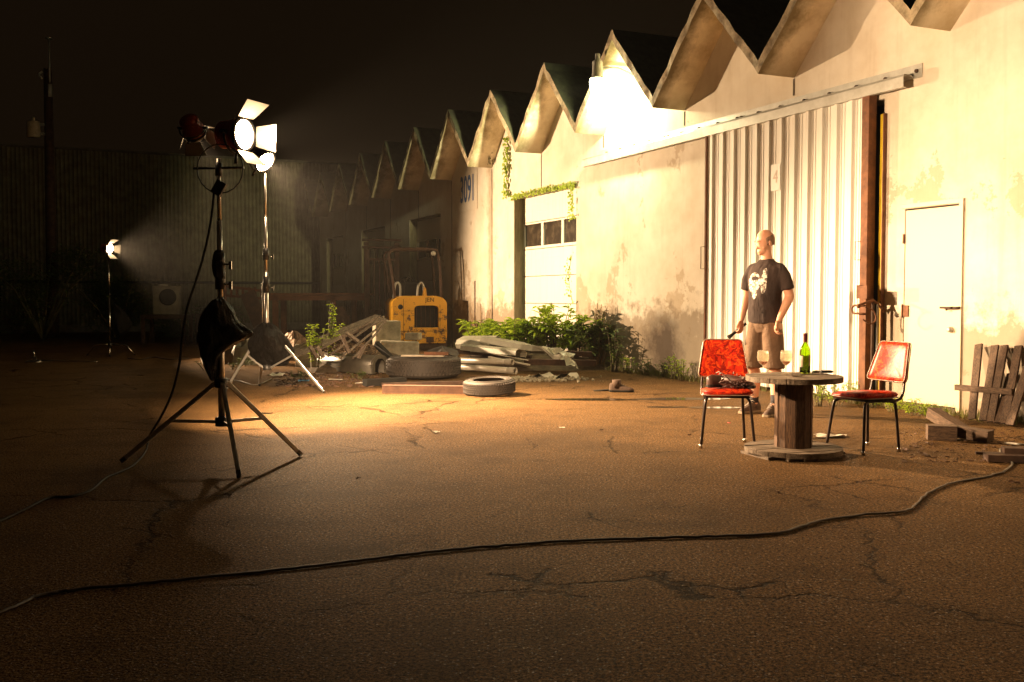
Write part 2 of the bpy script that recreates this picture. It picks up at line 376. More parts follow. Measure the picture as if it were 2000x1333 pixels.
# wall lamp on the roof edge
wl_s, wl_z = W(1167, 165, 0.62)
wp = WW(wl_s, 0.62, wl_z)
wl = thing('security_lamp', 'glaring round yard lamp with grey photocell cap hung at the zigzag roof edge', 'yard lamp', wp, WROT)
b = MB(); b.lathe([(0, .46), (.035, .46), (.038, .44), (.038, .37), (.06, .355), (.062, .34)], seg=18); b.build('photocell', M['galv'], wl)
b = MB(); b.lathe([(0, .345), (.075, .345), (.08, .33), (.085, .12), (.12, .08)], seg=20); b.build('housing', M['galv'], wl)
b = MB(); b.lathe([(.10, .08), (.12, .05), (.12, -.07), (.10, -.11), (0, -.12)], seg=24); b.build('refractor', emis('yard_lamp_glow', (1.0, .97, .62), 30), wl)
b = MB(); b.tube([(0, 0, .25), (0, -.35, .27), (0, -.62, .20)], .025, 10); b.build('bracket', M['galv'], wl)
for (dz, en) in ((0.0, 1.0),):
    ld = bpy.data.lights.new('lamp_light', 'POINT'); ld.energy = L4['watt']; ld.color = L4['col']; ld.shadow_soft_size = 0.10
    lo = bpy.data.objects.new('lamp_light', ld); COL.objects.link(lo); lo.parent = wl; lo.location = (0, 0, -0.26)
ld = bpy.data.lights.new('lamp_light', 'SPOT'); ld.energy = 3600; ld.color = (1.0, .90, .50); ld.shadow_soft_size = 0.10; ld.spot_size = R(24); ld.spot_blend = 1.0  # extra spot added inside the yard lamp to brighten the far corrugated wall
lo = bpy.data.objects.new('lamp_light', ld); COL.objects.link(lo); lo.parent = wl; lo.location = (0, 0.2, -0.05)
lo.rotation_euler = (Matrix.Rotation(-WROT, 3, 'Z') @ (Vector((-7.6, 35.3, 4.2)) - wp)).to_track_quat('-Z', 'Y').to_euler()

# ------------------------------------------------------------------ light stands
GS = 'light stands'
def light_stand(label, c, feet, z_low, z_col, z_top, brace=0.5, r=0.02, collars=()):
    o = thing('light_stand', label, 'light stand', c, 0, GS)
    cz = Vector(c)
    p = MB(); p.tube([(0, 0, z_low), (0, 0, z_top * .55)], r, 14); p.tube([(0, 0, z_top * .55), (0, 0, z_top * .8)], r * .8, 14); p.tube([(0, 0, z_top * .8), (0, 0, z_top)], r * .62, 12); p.build('pole', M['alu'], o)
    rd = MB(); rd.tube([(-r * 2.0, 0.0, z_col), (-r * 2.0, 0, z_top * .5)], r * .35, 8)
    rd.build('guide_rod', M['alu'], o)
    for z in (z_low, z_col): 
        b = MB(); b.lathe([(r * 1.05, -.03), (r * 1.9, -.03), (r * 2.0, -.02), (r * 2.0, .03), (r * 1.6, .035), (r * 1.05, .035)], (0, 0, z), (0, 0, 1), 16, close=True); b.build('collar', M['black_metal'], o)
    for f in feet:
        f = Vector(f) - cz; d = Vector((f.x, f.y, 0)).normalized()
        a = d * r * 1.9 + Vector((0, 0, z_col)); e = Vector((f.x, f.y, 0.014))
        l = MB(); l.bar(a, e, .026, .030); l.bar(a - d * .02, a + (e - a) * .03, .034, .04); lg = l.build('leg', M['alu'], o, bevel=.003)
        t_ = MB(); dd = (e - a).normalized(); t_.bar(e - dd * .045, e + dd * .002, .026, .032); t_.build('rubber_foot', M['black'], lg, bevel=.004)
        m = a + (e - a) * brace
        s_ = MB(); s_.bar(d * r * 1.8 + Vector((0, 0, z_low)), m, .010, .022); s_.build('brace', M['alu'], o)
    for (z, h) in collars:
        b = MB(); b.lathe([(r * .9, 0), (r * 1.45, 0), (r * 1.5, h), (r * .9, h)], (0, 0, z), (0, 0, 1), 14, close=True); b.build('clamp', M['black_metal'], o)
        k = MB(); k.tube([(r, 0, z + h * .3), (r * 3.4, -r, z + h * .3)], .007, 6); k.bar((r * 3.4, -r, z + h * .3 - .035), (r * 3.4, -r, z + h * .3 + .02), .012, .02); k.build('wing_knob', M['chrome'], o)
    return o
c1 = Vector((-2.02, 6.92, 0))
light_stand('tall silver tripod stand closest to the camera holding the pair of film lights', c1, [G(237, 905), G(467, 935), G(588, 892)], .30, .57, 2.12, .48, .023, ((1.22, .12), (1.36, .11)))
c2 = Vector((-3.01, 12.25, 0))
light_stand('silver tripod stand in the middle with a black bag over its legs', c2, [G(633, 768), G(440, 766), (-3.30, 13.0, 0)], .30, .78, 2.68, .42, .026, ((1.22, .2), (1.62, .14)))
st1 = [o_ for o_ in SC.objects if o_.name == 'light_stand'][0]
cb_ = MB(); cb_.tube([(-.18, .02, 2.055), (.18, -.02, 2.055)], .009, 10); cb_.tube([(0, 0, 2.0), (0, 0, 2.09)], .024, 10); cb_.build('crossbar', M['black_metal'], st1)
# wrap of black cloth around the near stand
def crumple(name, label, cat, secs, mat_, seg=26, amp=.03, seed=1, sub=1, group=None, loc=(0, 0, 0), thick=None):
    rd = random.Random(seed); mb = MB(); vs = []
    for (c, rx, ry) in secs:
        for j in range(seg):
            a = 2 * math.pi * j / seg; k = 1 + rd.uniform(-1, 1) * amp / max(rx, ry) + .12 * math.sin(a * 5 + c[2] * 9 + seed) * (amp / .03)
            vs.append(Vector(c) + Vector((rx * k * math.cos(a), ry * k * math.sin(a), rd.uniform(-amp, amp) * .4)))
    fs = []
    for i in range(len(secs) - 1):
        for j in range(seg):
            k = (j + 1) % seg; fs.append((i * seg + j, i * seg + k, (i + 1) * seg + k, (i + 1) * seg + j))
    fs.append(list(range(seg))[::-1]); fs.append([(len(secs) - 1) * seg + j for j in range(seg)])
    mb.add(vs, fs, True); o = mb.build(name, mat_); o.location = loc
    sb = o.modifiers.new('sub', 'SUBSURF'); sb.levels = sub; sb.render_levels = sub
    tag(o, label, cat, group); return o
t = NT('bag_plastic'); t.bump(t.noise(9, 6, 0.75, t.coord((1.6, 1.6, .7)), 1.5), 1.0, 0.06); M['bag'] = t.set((0.007, 0.006, 0.005), 0.42, 0, 0.22)
x0, y0 = c1.x, c1.y
def bagsec(pts, y, d): return [((x0 + (a + b) / 2, y, z), (b - a) / 2, d * (.5 + .5 * min(1, (b - a) / .2))) for (a, b, z) in pts]
crumple('plastic_bag', 'crumpled black plastic bag tied around the pole of the near light stand', 'bag',
    bagsec([(-.035, .03, 1.16), (-.06, .05, 1.13), (-.10, .085, 1.085), (-.125, .10, 1.04), (-.145, .13, .99), (-.155, .17, .955), (-.16, .235, .92), (-.16, .20, .885), (-.155, .15, .86), (-.15, .10, .835), (-.14, .04, .80), (-.13, .0, .765), (-.115, -.01, .72), (-.10, -.015, .67), (-.08, -.02, .62), (-.065, -.035, .585)], y0 - .02, .09), M['bag'], 40, .016, 4, 1)
crumple('cloth_wrap', 'black cloth sleeve taped around the upper pole of the near light stand', 'cloth',
    [((x0, y0, 1.50), .026, .026), ((x0 - .012, y0, 1.46), .04, .035), ((x0 - .012, y0, 1.38), .047, .04), ((x0 - .005, y0, 1.31), .044, .04), ((x0 + .01, y0, 1.285), .03, .03)], M['bag'], 18, .008, 6, 1)
x0, y0 = c2.x, c2.y
crumple('plastic_bag', 'black sack draped over the legs of the middle light stand', 'bag',
    [((x0, y0, .86), .03, .03), ((x0, y0, .83), .09, .07), ((x0 + .01, y0, .77), .15, .12), ((x0 + .02, y0, .70), .20, .15), ((x0 + .03, y0, .62), .24, .16), ((x0 + .035, y0, .53), .26, .13), ((x0 + .05, y0 + .02, .45), .25, .10), ((x0 + .03, y0 + .03, .37), .22, .07), ((x0 + .07, y0 + .03, .31), .14, .04)], M['bag'], 34, .035, 9, 1)
# low far stand: turtle base
c3 = Vector((-8.0, 19.85, 0))
o = thing('light_stand', 'low chrome stand with bent turtle legs at the dark left side', 'light stand', c3, 0, GS)
p = MB(); p.tube([(0, 0, .12), (0, 0, 1.2)], .019, 12); p.tube([(0, 0, 1.2), (0.0, 0, 1.95)], .014, 12); p.build('pole', M['chrome'], o)
for (a, L) in ((185, .38), (-70, .26), (10, .40)):
    d = Vector((math.cos(R(a)), math.sin(R(a)), 0)); l = MB(); l.tube([Vector((0, 0, .23)), d * L * .72 + Vector((0, 0, .21)), d * L * .80 + Vector((0, 0, .19)), d * (L + .06) + Vector((0, 0, .012))], .011, 8); l.build('leg', M['chrome'], o)
    t_ = MB(); t_.ball(d * (L + .06) + Vector((0, 0, .014)), .018, seg=8, rings=6); t_.build('rubber_foot', M['black'], o)
b = MB(); b.lathe([(.014, 0), (.03, 0), (.03, .05), (.014, .05)], (0, 0, 1.2), (0, 0, 1), 12, close=True); b.build('clamp', M['black_metal'], o)
b = MB(); b.lathe([(.014, 0), (.035, 0), (.035, .08), (.014, .08)], (0, 0, .18), (0, 0, 1), 12, close=True); b.build('collar', M['black_metal'], o)
crumple('plastic_bag', 'small black bag tied to the pole of the low far stand', 'bag', [((-7.93, 19.9, 1.05), .02, .02), ((-7.86, 19.9, .92), .08, .06), ((-7.80, 19.9, .78), .16, .10), ((-7.76, 19.9, .62), .19, .12), ((-7.78, 19.9, .48), .14, .10), ((-7.8, 19.9, .40), .06, .05)], M['bag'], 22, .03, 12, 1)
# cables
M['cable'] = mat('cable_rubber', (0.045, 0.028, 0.018), (0.028, 0.018, 0.012), 30, 0.5, 0, 0.05)
M['cable_grey'] = mat('cable_grey', (0.16, 0.14, 0.11), (0.11, 0.10, 0.08), 30, 0.5, 0, 0.05)
def gz(x, y, r): return G(x, y, r)
r = .0068
cb_pts = [gz(x, y, r) for (x, y) in ((-60, 1215), (0, 1198), (50, 1176), (95, 1160), (150, 1152), (260, 1142), (400, 1128), (550, 1113), (700, 1096), (800, 1083), (900, 1073), (1000, 1065), (1100, 1058), (1250, 1052), (1400, 1048), (1510, 1043), (1560, 1030), (1610, 1016), (1680, 1007), (1760, 1000), (1790, 985), (1812, 964), (1860, 944), (1920, 933), (1960, 922))]
mb = MB(); rk = random.Random(3); mb.tube([p + Vector((rk.gauss(0, .0035), rk.gauss(0, .0035), abs(rk.gauss(0, .0015)))) for p in smooth_pts(cb_pts, 7)], r, 8); solo(mb, 'power_cable', M['cable'], 'thick dark power cable snaking across the whole foreground asphalt', 'cable')
mb = MB(); mb.tube(smooth_pts([gz(1961, 921, .008), gz(1977, 908, .008), gz(1970, 896, .01), gz(1955, 886, .012), D(1955, 872, 7.9), D(1966, 866, 7.9), gz(1990, 868, .1), gz(2040, 872, .02)]), .008, 8); solo(mb, 'extension_cable', M['cable_grey'], 'thin grey cable looping over the boards at the right edge', 'cable')
pts = [D(418, 375, 6.9), D(412, 430, 6.88), D(400, 490, 6.85), D(384, 545, 6.8), D(366, 600, 6.75), D(356, 660, 6.7), D(350, 712, 6.72), D(336, 768, 6.8), D(314, 815, 6.82), gz(293, 850, .12), gz(284, 882, .02), gz(262, 908, .009), gz(235, 922, .008), gz(205, 935, .008), gz(178, 958, .008), gz(140, 970, .008), gz(105, 971, .008), gz(85, 977, .008), gz(50, 995, .008), gz(0, 1018, .008), gz(-60, 1040, .008)]
mb = MB(); mb.tube(smooth_pts(pts), .0085, 8); solo(mb, 'lamp_cable', M['black'], 'black cable hanging from the near film lights and trailing off to the left', 'cable')
lp = [D(452 + 45 * math.cos(a) - 22, 330 + 48 * math.sin(a), 6.86) for a in [i * 2 * math.pi / 20 for i in range(20)]]
mb = MB(); mb.tube(lp, .005, 6, closed=True); mb.box(D(428, 368, 6.85), (.07, .05, .10), (0, 30, 0)); solo(mb, 'cable_coil', M['black_metal'], 'coil of thin black wire hanging with its connector under the near film lights', 'cable')
mb = MB(); mb.tube(smooth_pts([gz(530, 740, .01), gz(500, 752, .01), gz(470, 745, .01), gz(452, 742, .01), gz(430, 735, .01), gz(400, 715, .01), gz(392, 700, .01)]), .008, 6); solo(mb, 'floor_cable', M['cable_grey'], 'grey cable lying in the weeds between the two tall stands', 'cable')
mb = MB(); mb.tube(smooth_pts([gz(250, 700, .01), gz(275, 702, .01), gz(300, 698, .01), gz(330, 702, .01), gz(370, 700, .01)]), .012, 6); solo(mb, 'far_cable', M['cable'], 'dark cable lying beside the low far stand', 'cable')
# ------------------------------------------------------------------ ground
g = MB(); g.add([(-80, -70, 0), (80, -70, 0), (80, 90, 0), (-80, 90, 0)], [(0, 1, 2, 3)])
tag(g.build('ground', M['asphalt']), kind='structure')
# puddles: thin water sheets
t = NT('puddle_water'); n = t.noise(1.2, 3, 0.5); t.bump(t.noise(9, 3, 0.5), 0.02, 0.01); M['water'] = t.set((0.030, 0.023, 0.014), 0.04, 0.0, 0.6)
random.seed(5)
def blob(cx, cy, rx, ry, z, n=40, amp=0.3):
    ph = [random.uniform(0, 6.28) for _ in range(6)]
    out = []
    for i in range(n):
        a = 2 * math.pi * i / n; k = 1 + amp * sum(math.sin((q + 2) * a + ph[q]) / (q + 1.2) for q in range(6)) * 0.5
        out.append((cx + rx * k * math.cos(a), cy + ry * k * math.sin(a), z))
    return out
for (px, py, wx, wy) in ((1150, 781, 0.50, 0.11), (1330, 780, 0.55, 0.14), (1300, 796, 0.20, 0.06), (1395, 797, 0.26, 0.09), (775, 957, 0.10, 0.05)):
    if py == 957: px, py = 515, 808
    c = G(px, py); pts = blob(c.x, c.y, wx, wy, 0.004)
    mb = MB(); mb.add(pts, [list(range(len(pts)))]); tag(mb.build('puddle', M['water']), kind='structure')

# ------------------------------------------------------------------ warehouse with folded plate roof
wh = thing('warehouse', 'cream stucco warehouse with zigzag folded roof and a sliding corrugated metal door', 'warehouse', P0, WROT)
PER, S0, ZV, ZP, EAVE = 2.33, 0.163, 3.81, 5.02, 0.53
S_A, S_B = S0 - 4 * PER, S0 + 11.5 * PER
def zig():                       # (s, z) underside points
    out = []
    k = -8
    while S0 + k * PER / 2 <= S_B + 0.01:
        out.append((S0 + k * PER / 2, ZV if k % 2 == 0 else ZP)); k += 1
    return out
ZG = zig()
def zroof(s):
    q = ((s - S0) / PER) % 1.0; return ZV + (ZP - ZV) * (1 - abs(2 * q - 1))
holes = []      # (s0, s1, z1)
GAR = [(8.10, 10.72), (14.9, 17.2), (19.35, 21.7), (23.8, 26.0)]
for a, b in GAR: holes.append((a, b, 3.13))
sl0, _ = W(1708, 600, 0.0); sl1, _ = W(1400, 500, 0.0)
sl0 = 1.02
dr1, drz = W(1768, 408); dr0, _ = W(1876, 402)
holes += [(sl0, 4.0, 3.3), (dr0, dr1, 2.09)]
xs = sorted(set([S_A, S_B] + [h[0] for h in holes] + [h[1] for h in holes] + [p[0] for p in ZG]))
wall = MB()
for a, b in zip(xs[:-1], xs[1:]):
    m = (a + b) / 2; z0 = 0.0
    for h in holes:
        if h[0] < m < h[1]: z0 = h[2]
    za, zb = zroof(a), zroof(b)
    wall.add([(a, 0, z0), (b, 0, z0), (b, 0, zb), (a, 0, za), (a, -0.25, z0), (b, -0.25, z0), (b, -0.25, zb), (a, -0.25, za)],
             [(0, 1, 2, 3), (5, 4, 7, 6), (0, 4, 5, 1)] + ([(3, 2, 6, 7)]))
for h in holes:                   # reveals
    for s in (h[0], h[1]):
        wall.add([(s, 0, 0), (s, -0.25, 0), (s, -0.25, h[2]), (s, 0, h[2])], [(0, 1, 2, 3)])
wall.add([(S_B, 0, 0), (S_B, -14, 0), (S_B, -14, 4.9), (S_B, 0, 4.9)], [(0, 1, 2, 3)])
wall.add([(S_A, 0, 0), (S_A, -14, 0), (S_A, -14, 4.0), (S_A, 0, 4.0)], [(0, 1, 2, 3)])
wall.add([(S_A, -14, 0), (S_B, -14, 0), (S_B, -14, 4.0), (S_A, -14, 4.0)], [(0, 1, 2, 3)])
wo = wall.build('wall', M['stucco'], wh)
# roof: folded slab 0.15 thick, uneven spalled edge
roof = MB(); random.seed(2)
TH = 0.15
for (a, za), (b, zb) in zip(ZG[:-1], ZG[1:]):
    n = 10
    for i in range(n):
        u0, u1 = i / n, (i + 1) / n
        s0_, s1_ = a + (b - a) * u0, a + (b - a) * u1; z0_, z1_ = za + (zb - za) * u0, za + (zb - za) * u1
        def e(s_): r_ = random.Random(int(s_ * 1000)); return EAVE + r_.uniform(-0.012, 0.012), r_.uniform(-0.018, 0.018)
        (e0, d0), (e1, d1) = e(s0_), e(s1_)
        roof.add([(s0_, e0, z0_ + d0 * .4), (s1_, e1, z1_ + d1 * .4), (s1_, -14, z1_), (s0_, -14, z0_)], [(0, 1, 2, 3)], mi=0)
        roof.add([(s0_, e0, z0_ + d0 * .4), (s1_, e1, z1_ + d1 * .4), (s1_, e1, z1_ + TH + d1), (s0_, e0, z0_ + TH + d0)], [(0, 1, 2, 3)], mi=1)
        roof.add([(s0_, e0, z0_ + TH + d0), (s1_, e1, z1_ + TH + d1), (s1_, -14, z1_ + TH), (s0_, -14, z0_ + TH)], [(0, 1, 2, 3)], mi=2)
roof.add([(S_B, EAVE, ZP), (S_B, -14, ZP), (S_B, -14, ZP + TH), (S_B, EAVE, ZP + TH)], [(0, 1, 2, 3)], mi=1)
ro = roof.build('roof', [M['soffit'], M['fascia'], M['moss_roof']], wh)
# dark joints under the valleys
for k in range(-1, 11):
    if k == 0: continue
    s = S0 + k * PER; zb = 0.0
    for h in holes:
        if h[0] - .05 < s < h[1] + .05: zb = h[2]
    j = MB(); j.bb((s - 0.012, 0.0, max(zb, 3.6 if 0.4 < s < 7.3 else 0)), (s + 0.012, 0.006, ZV - 0.01)); j.build('wall_joint', M['joint'], wh)
# garage doors
def garage(a, b, parent):
    wdt = b - a; d = MB(); y0 = -0.20
    H = 3.13; rows = 6; rh = H / rows
    for i in range(rows):
        z0, z1 = i * rh + 0.006, (i + 1) * rh - 0.006
        if i == 4: continue
        d.bb((a, y0 - 0.04, z0), (b, y0, z1))
        for q in (0.33, 0.66):
            d.bb((a + 0.05, y0, z0 + rh * q - 0.006), (b - 0.05, y0 + 0.006, z0 + rh * q + 0.006))
    z0, z1 = 4 * rh + 0.006, 5 * rh - 0.006
    d.bb((a, y0 - 0.04, z0), (b, y0, z0 + 0.05)); d.bb((a, y0 - 0.04, z1 - 0.03), (b, y0, z1))
    nw = 3; ww = wdt / nw
    for i in range(nw + 1):
        c = a + i * ww; c0, c1 = max(a, c - 0.045), min(b, c + 0.045); d.bb((c0, y0 - 0.04, z0 + 0.05), (c1, y0, z1 - 0.03))
    o = d.build('garage_door', M['garage_white'], parent)
    p = MB(); p.bb((a + 0.02, y0 - 0.035, z0 + 0.03), (b - 0.02, y0 - 0.03, z1 - 0.02)); p.build('window', M['glass_dark'], o)
    return o
for a, b in GAR: garage(a + 0.07, b - 0.02, wh)
fr_m = mat('weathered_green_wood', (0.23, 0.20, 0.11), (0.13, 0.11, 0.06), 10, 0.85, bump=0.4, stretch=(3, 3, .4))
for a, b in GAR:
    f = MB(); f.bb((b - 0.02, -0.24, 0), (b - 0.002, -0.005, 3.12)); f.bb((a + 0.002, -0.24, 0), (a + 0.06, -0.12, 3.12))
    f.bb((a + 0.002, -0.24, 3.09), (b - 0.002, -0.05, 3.128)); f.build('door_frame', fr_m, wh)
    for z in (.35, .8, 1.5, 1.9, 2.4, 2.8):
        pass
# sliding door
DN = 0.10
s_r, _ = W(1686, 500, DN); s_l, _ = W(1381, 500, DN)
sd = bpy.data.objects.new('sliding_door', None); COL.objects.link(sd); sd.parent = wh
zt, zb = 3.34, 0.045
pan = MB(); per = 0.2365; s = s_r; prof = []
while s < s_l - 0.01:
    for (ds, dn) in ((0, 0.0), (0.075, 0.0), (0.0755, 0.006), (0.083, 0.006), (0.0835, 0.0), (0.118, 0.0), (0.1185, 0.006), (0.126, 0.006), (0.1265, 0.0), (0.150, 0.0), (0.168, 0.034), (0.214, 0.034)):
        prof.append((s + ds, DN + dn))
    s += per
prof = [p for p in prof if p[0] <= s_l] + [(s_l, DN)]
for (a, na), (b, nb) in zip(prof[:-1], prof[1:]):
    pan.add([(a, na, zb), (b, nb, zb), (b, nb, zt), (a, na, zt)], [(0, 1, 2, 3)])
pan.bb((s_r, DN - 0.03, zb), (s_l, DN - 0.012, zt))
po = pan.build('panel', M['door_metal'], sd)
post = MB(); post.bb((s_r - 0.105, DN - 0.06, 0.04), (s_r, DN + 0.05, 3.36)); post.build('edge_post', M['rust_steel'], sd, bevel=0.004)
la = MB(); la.bb((s_l, DN - 0.05, 0.04), (s_l + 0.025, DN + 0.03, 3.34)); la.build('edge_angle', M['rust_steel'], sd)
def ghandle(s_, z0, z1, n0, name='handle', r=0.006, out=0.07, side=0.05, m='rust_steel'):
    h = MB(); h.tube([(s_, n0, z0), (s_ + side, n0 + out, z0), (s_ + side, n0 + out, z1), (s_, n0, z1)], r, 6); return h.build(name, M[m], sd)
_, zh0 = W(1690, 508, DN); _, zh1 = W(1690, 472, DN)
ghandle(s_r - 0.01, zh0, zh1, DN + 0.05, r=0.005, out=0.02, side=0.06)
ghandle(s_l + 0.0, 1.55, 1.85, DN + 0.03, r=0.006, out=0.05, side=0.03)
# U shaped hasp loop and lock box
_, zu = W(1690, 605, DN)
u = MB(); pts = [(s_r - 0.10, DN + 0.065, zu + 0.045)] + [(s_r + 0.045 + 0.045 * math.sin(a), DN + 0.065, zu + 0.045 * math.cos(a)) for a in [i * math.pi / 8 for i in range(9)]] + [(s_r - 0.10, DN + 0.065, zu - 0.045)]
u.tube(pts, 0.011, 8); u.build('hasp_loop', M['rust_steel'], sd)
u = MB(); pts = [(s_r - 0.26, 0.09, zu + 0.02)] + [(s_r - 0.26 - 0.02 - 0.045 * math.sin(a), 0.10 + .02 * math.sin(a), zu - 0.04 + 0.06 * math.cos(a)) for a in [i * math.pi / 8 for i in range(9)]]
_, zx = W(1707, 570, DN)
bx = MB(); bx.bb((s_r - 0.075, DN + 0.052, zx - 0.07), (s_r - 0.07 + 0.006, DN + 0.15, zx + 0.07)); bx.bb((s_r - 0.22, DN + 0.144, zx - 0.075), (s_r - 0.065, DN + 0.15, zx + 0.065)); bx.build('lock_shield', M['rust_steel'], sd)
# track rail
r1, zr1 = W(1801, 127, 0.01); r0, zr0 = W(1166, 303, 0.01)
rail = bpy.data.objects.new('door_track', None); COL.objects.link(rail); rail.parent = wh
pl = MB(); pl.bb((r1, 0.0, 3.43), (r0, 0.012, 3.57)); pl.build('mounting_plate', M['galv'], rail)
s_ = r1 + 0.06
while s_ < r0:
    for ds in ((0, -0.09) if (abs(s_ - 3.4) < 0.25 or abs(s_ - 5.4) < 0.2) else (0,)):
        bo = MB(); bo.lathe([(0, .026), (.018, .026), (.02, .018), (.02, 0)], (s_ + ds, 0.0121, 3.50), (0, 1, 0), 8); bo.build('bolt', M['dark_rust'], rail)
    s_ += 0.43
ch = MB()
pr = [(0.012, 3.43), (0.055, 3.465), (0.15, 3.465), (0.16, 3.44), (0.16, 3.335), (0.10, 3.335)]
for (n0, z0), (n1, z1) in zip(pr[:-1], pr[1:]):
    ch.bar((r1 + 0.10, (n0 + n1) / 2, (z0 + z1) / 2), (r0 + 0.25, (n0 + n1) / 2, (z0 + z1) / 2), math.hypot(n1 - n0, z1 - z0), 0.003, up=Vector((0, -(z1 - z0), (n1 - n0))) if False else Vector((0, (z1 - z0), -(n1 - n0))))
ch.build('channel', M['galv'], rail)
# opening right of the sliding door: gap, yellow jamb
yj = MB(); _, zy = W(1720, 225, 0)
yj.bb((sl0 - 0.03, 0.001, 0.03), (sl0 + 0.035, 0.02, zy)); yj.bb((sl0 - 0.03, 0.02, 0.03), (sl0 - 0.02, 0.045, zy)); yj.bb((sl0, -0.2, 0.03), (sl0 + 0.03, 0.001, zy)); yj.build('yellow_jamb', M['yellow_jamb'], wh)
rr = MB(); rr.bb((sl0 - 0.045, 0.0, 0.03), (sl0 - 0.032, 0.05, zy)); rr.build('jamb_edge', M['rust_steel'], wh)
bk = MB(); bk.bb((sl0, -0.6, 0), (4.0, -0.58, 3.3)); bk.build('dark_interior', M['black'], wh)
# door sign 4
s4, z4 = W(1515, 347, DN + 0.036)
sg = MB(); sg.bb((s4 - 0.085, DN + 0.036, z4 - 0.16), (s4 + 0.085, DN + 0.04, z4 + 0.16)); so = sg.build('number_plate', mat('plate_white', (0.86, 0.84, 0.80), (0.78, 0.76, 0.7), 8, 0.5, 0, 0.05), sd)
def text(body, name, size, mat_, parent, loc, rot, ext=0.003, sx=1.0, bold=0.0):
    cu = bpy.data.curves.new(name, 'FONT'); cu.body = body; cu.size = size; cu.extrude = ext; cu.align_x = 'CENTER'; cu.align_y = 'CENTER'; cu.offset = bold
    cu.materials.append(mat_); tmp = bpy.data.objects.new(name, cu); COL.objects.link(tmp)
    dg = bpy.context.evaluated_depsgraph_get(); me = bpy.data.meshes.new_from_object(tmp.evaluated_get(dg)); bpy.data.objects.remove(tmp)
    me.name = name
    if not me.materials: me.materials.append(mat_)
    o = bpy.data.objects.new(name, me); COL.objects.link(o); o.parent = parent; o.location = loc; o.rotation_euler = rot; o.scale = (sx, 1, 1); return o
text('4', 'number', 0.22, mat('faded_digit', (0.62, 0.50, 0.42), (0.55, 0.45, 0.38), 12, 0.6), so, (s4, DN + 0.042, z4), (math.pi / 2, 0, math.pi), 0.001, 0.85)
# house number
sa, za = W(898, 375, 0.01); sb, zb_ = W(929, 372, 0.01)
nb = MB(); nb.bb((sb - 0.08, 0, za - 0.45), (sa + 0.08, 0.012, za + 0.42)); no = nb.build('number_board', M['stucco'], wh)
text('3091', 'house_number', 0.80, M['blue_paint'], no, ((sa + sb) / 2, 0.014, za - 0.01), (math.pi / 2, 0, math.pi), 0.002, (sa - sb) / 1.72, bold=0.012)
# personnel door
pdo = bpy.data.objects.new('door', None); COL.objects.link(pdo); pdo.parent = wh
pm = MB(); pm.bb((dr0 + 0.012, -0.045, 0.06), (dr1 - 0.006, 0.0 - 0.004, 2.075)); po_ = pm.build('leaf', M['door_paint'], pdo, bevel=0.004)
dk = MB(); dk.bb((dr0, -0.10, 0), (dr1, -0.06, 2.09)); dk.build('gap', M['black'], pdo)
fm = MB(); fm.bb((dr0 - 0.05, 0, 0.02), (dr0 - 0.001, 0.02, 2.14)); fm.bb((dr0 - 0.001, 0, 2.095), (dr1 + 0.03, 0.02, 2.14)); fm.build('frame', M['door_paint'], pdo, bevel=0.003)
for z in (0.36, 1.02, 1.78):
    hg = MB()
    hg.bb((dr1 - 0.07, 0.0, z - 0.06), (dr1 + 0.005, 0.008, z + 0.06)) if z < 1.5 else hg.bb((dr1 + 0.0, 0.0, z - 0.05), (dr1 + 0.015, 0.015, z + 0.05))
    if z < 1.5: hg.lathe([(.008, -.07), (.008, .07)], (dr1 + 0.008, 0.012, z), (0, 0, 1), 8)
    hg.build('hinge', M['rust_steel'], pdo)
lt = MB(); lt.bar((dr0 + 0.05, 0.03, 1.06), (dr0 + 0.20, 0.03, 1.06), 0.02, 0.02); lt.tube([(dr0 + 0.06, 0, 1.06), (dr0 + 0.06, 0.05, 1.06)], 0.012); lt.tube([(dr0 - 0.04, 0.03, 1.06), (dr0 + 0.03, 0.035, 1.055)], 0.014); lt.tube([(dr0 + 0.12, 0.03, 1.06), (dr0 + 0.12, 0.03, 1.03)], 0.010); lt.build('latch', M['dark_rust'], pdo)
vf = MB(); vc, vz = (dr0 + dr1) / 2, 1.42
for (a_, b_) in (((vc - .16, -.003, vz + .15), (vc + .16, .002, vz + .156)), ((vc - .16, -.003, vz - .12), (vc - .155, .002, vz + .15)), ((vc + .155, -.003, vz + .05), (vc + .16, .002, vz + .15))): vf.bb(a_, b_)

th = MB(); th.bb((dr0, -.10, 0), (dr1, .02, .05)); th.build('threshold', M['joint'], pdo)
kn = MB(); kn.lathe([(0, .04), (.02, .04), (.026, .025), (.03, .01), (.03, 0)], (dr0 + 0.09, 0, 0.84), (0, 1, 0), 14); kn.build('knob', M['galv'], pdo)

# ------------------------------------------------------------------ corrugated building behind
SB2 = 28.6
cb = thing('corrugated_building', 'tall dark corrugated metal building closing the far end of the yard', 'building', WW(SB2, 0), WROT)
cw = MB(); a = -9.0; P = 0.13; pr = []
while a < 34:
    pr += [(a, 0.0), (a + .035, 0.010), (a + .065, .035), (a + .095, .010)]; a += P
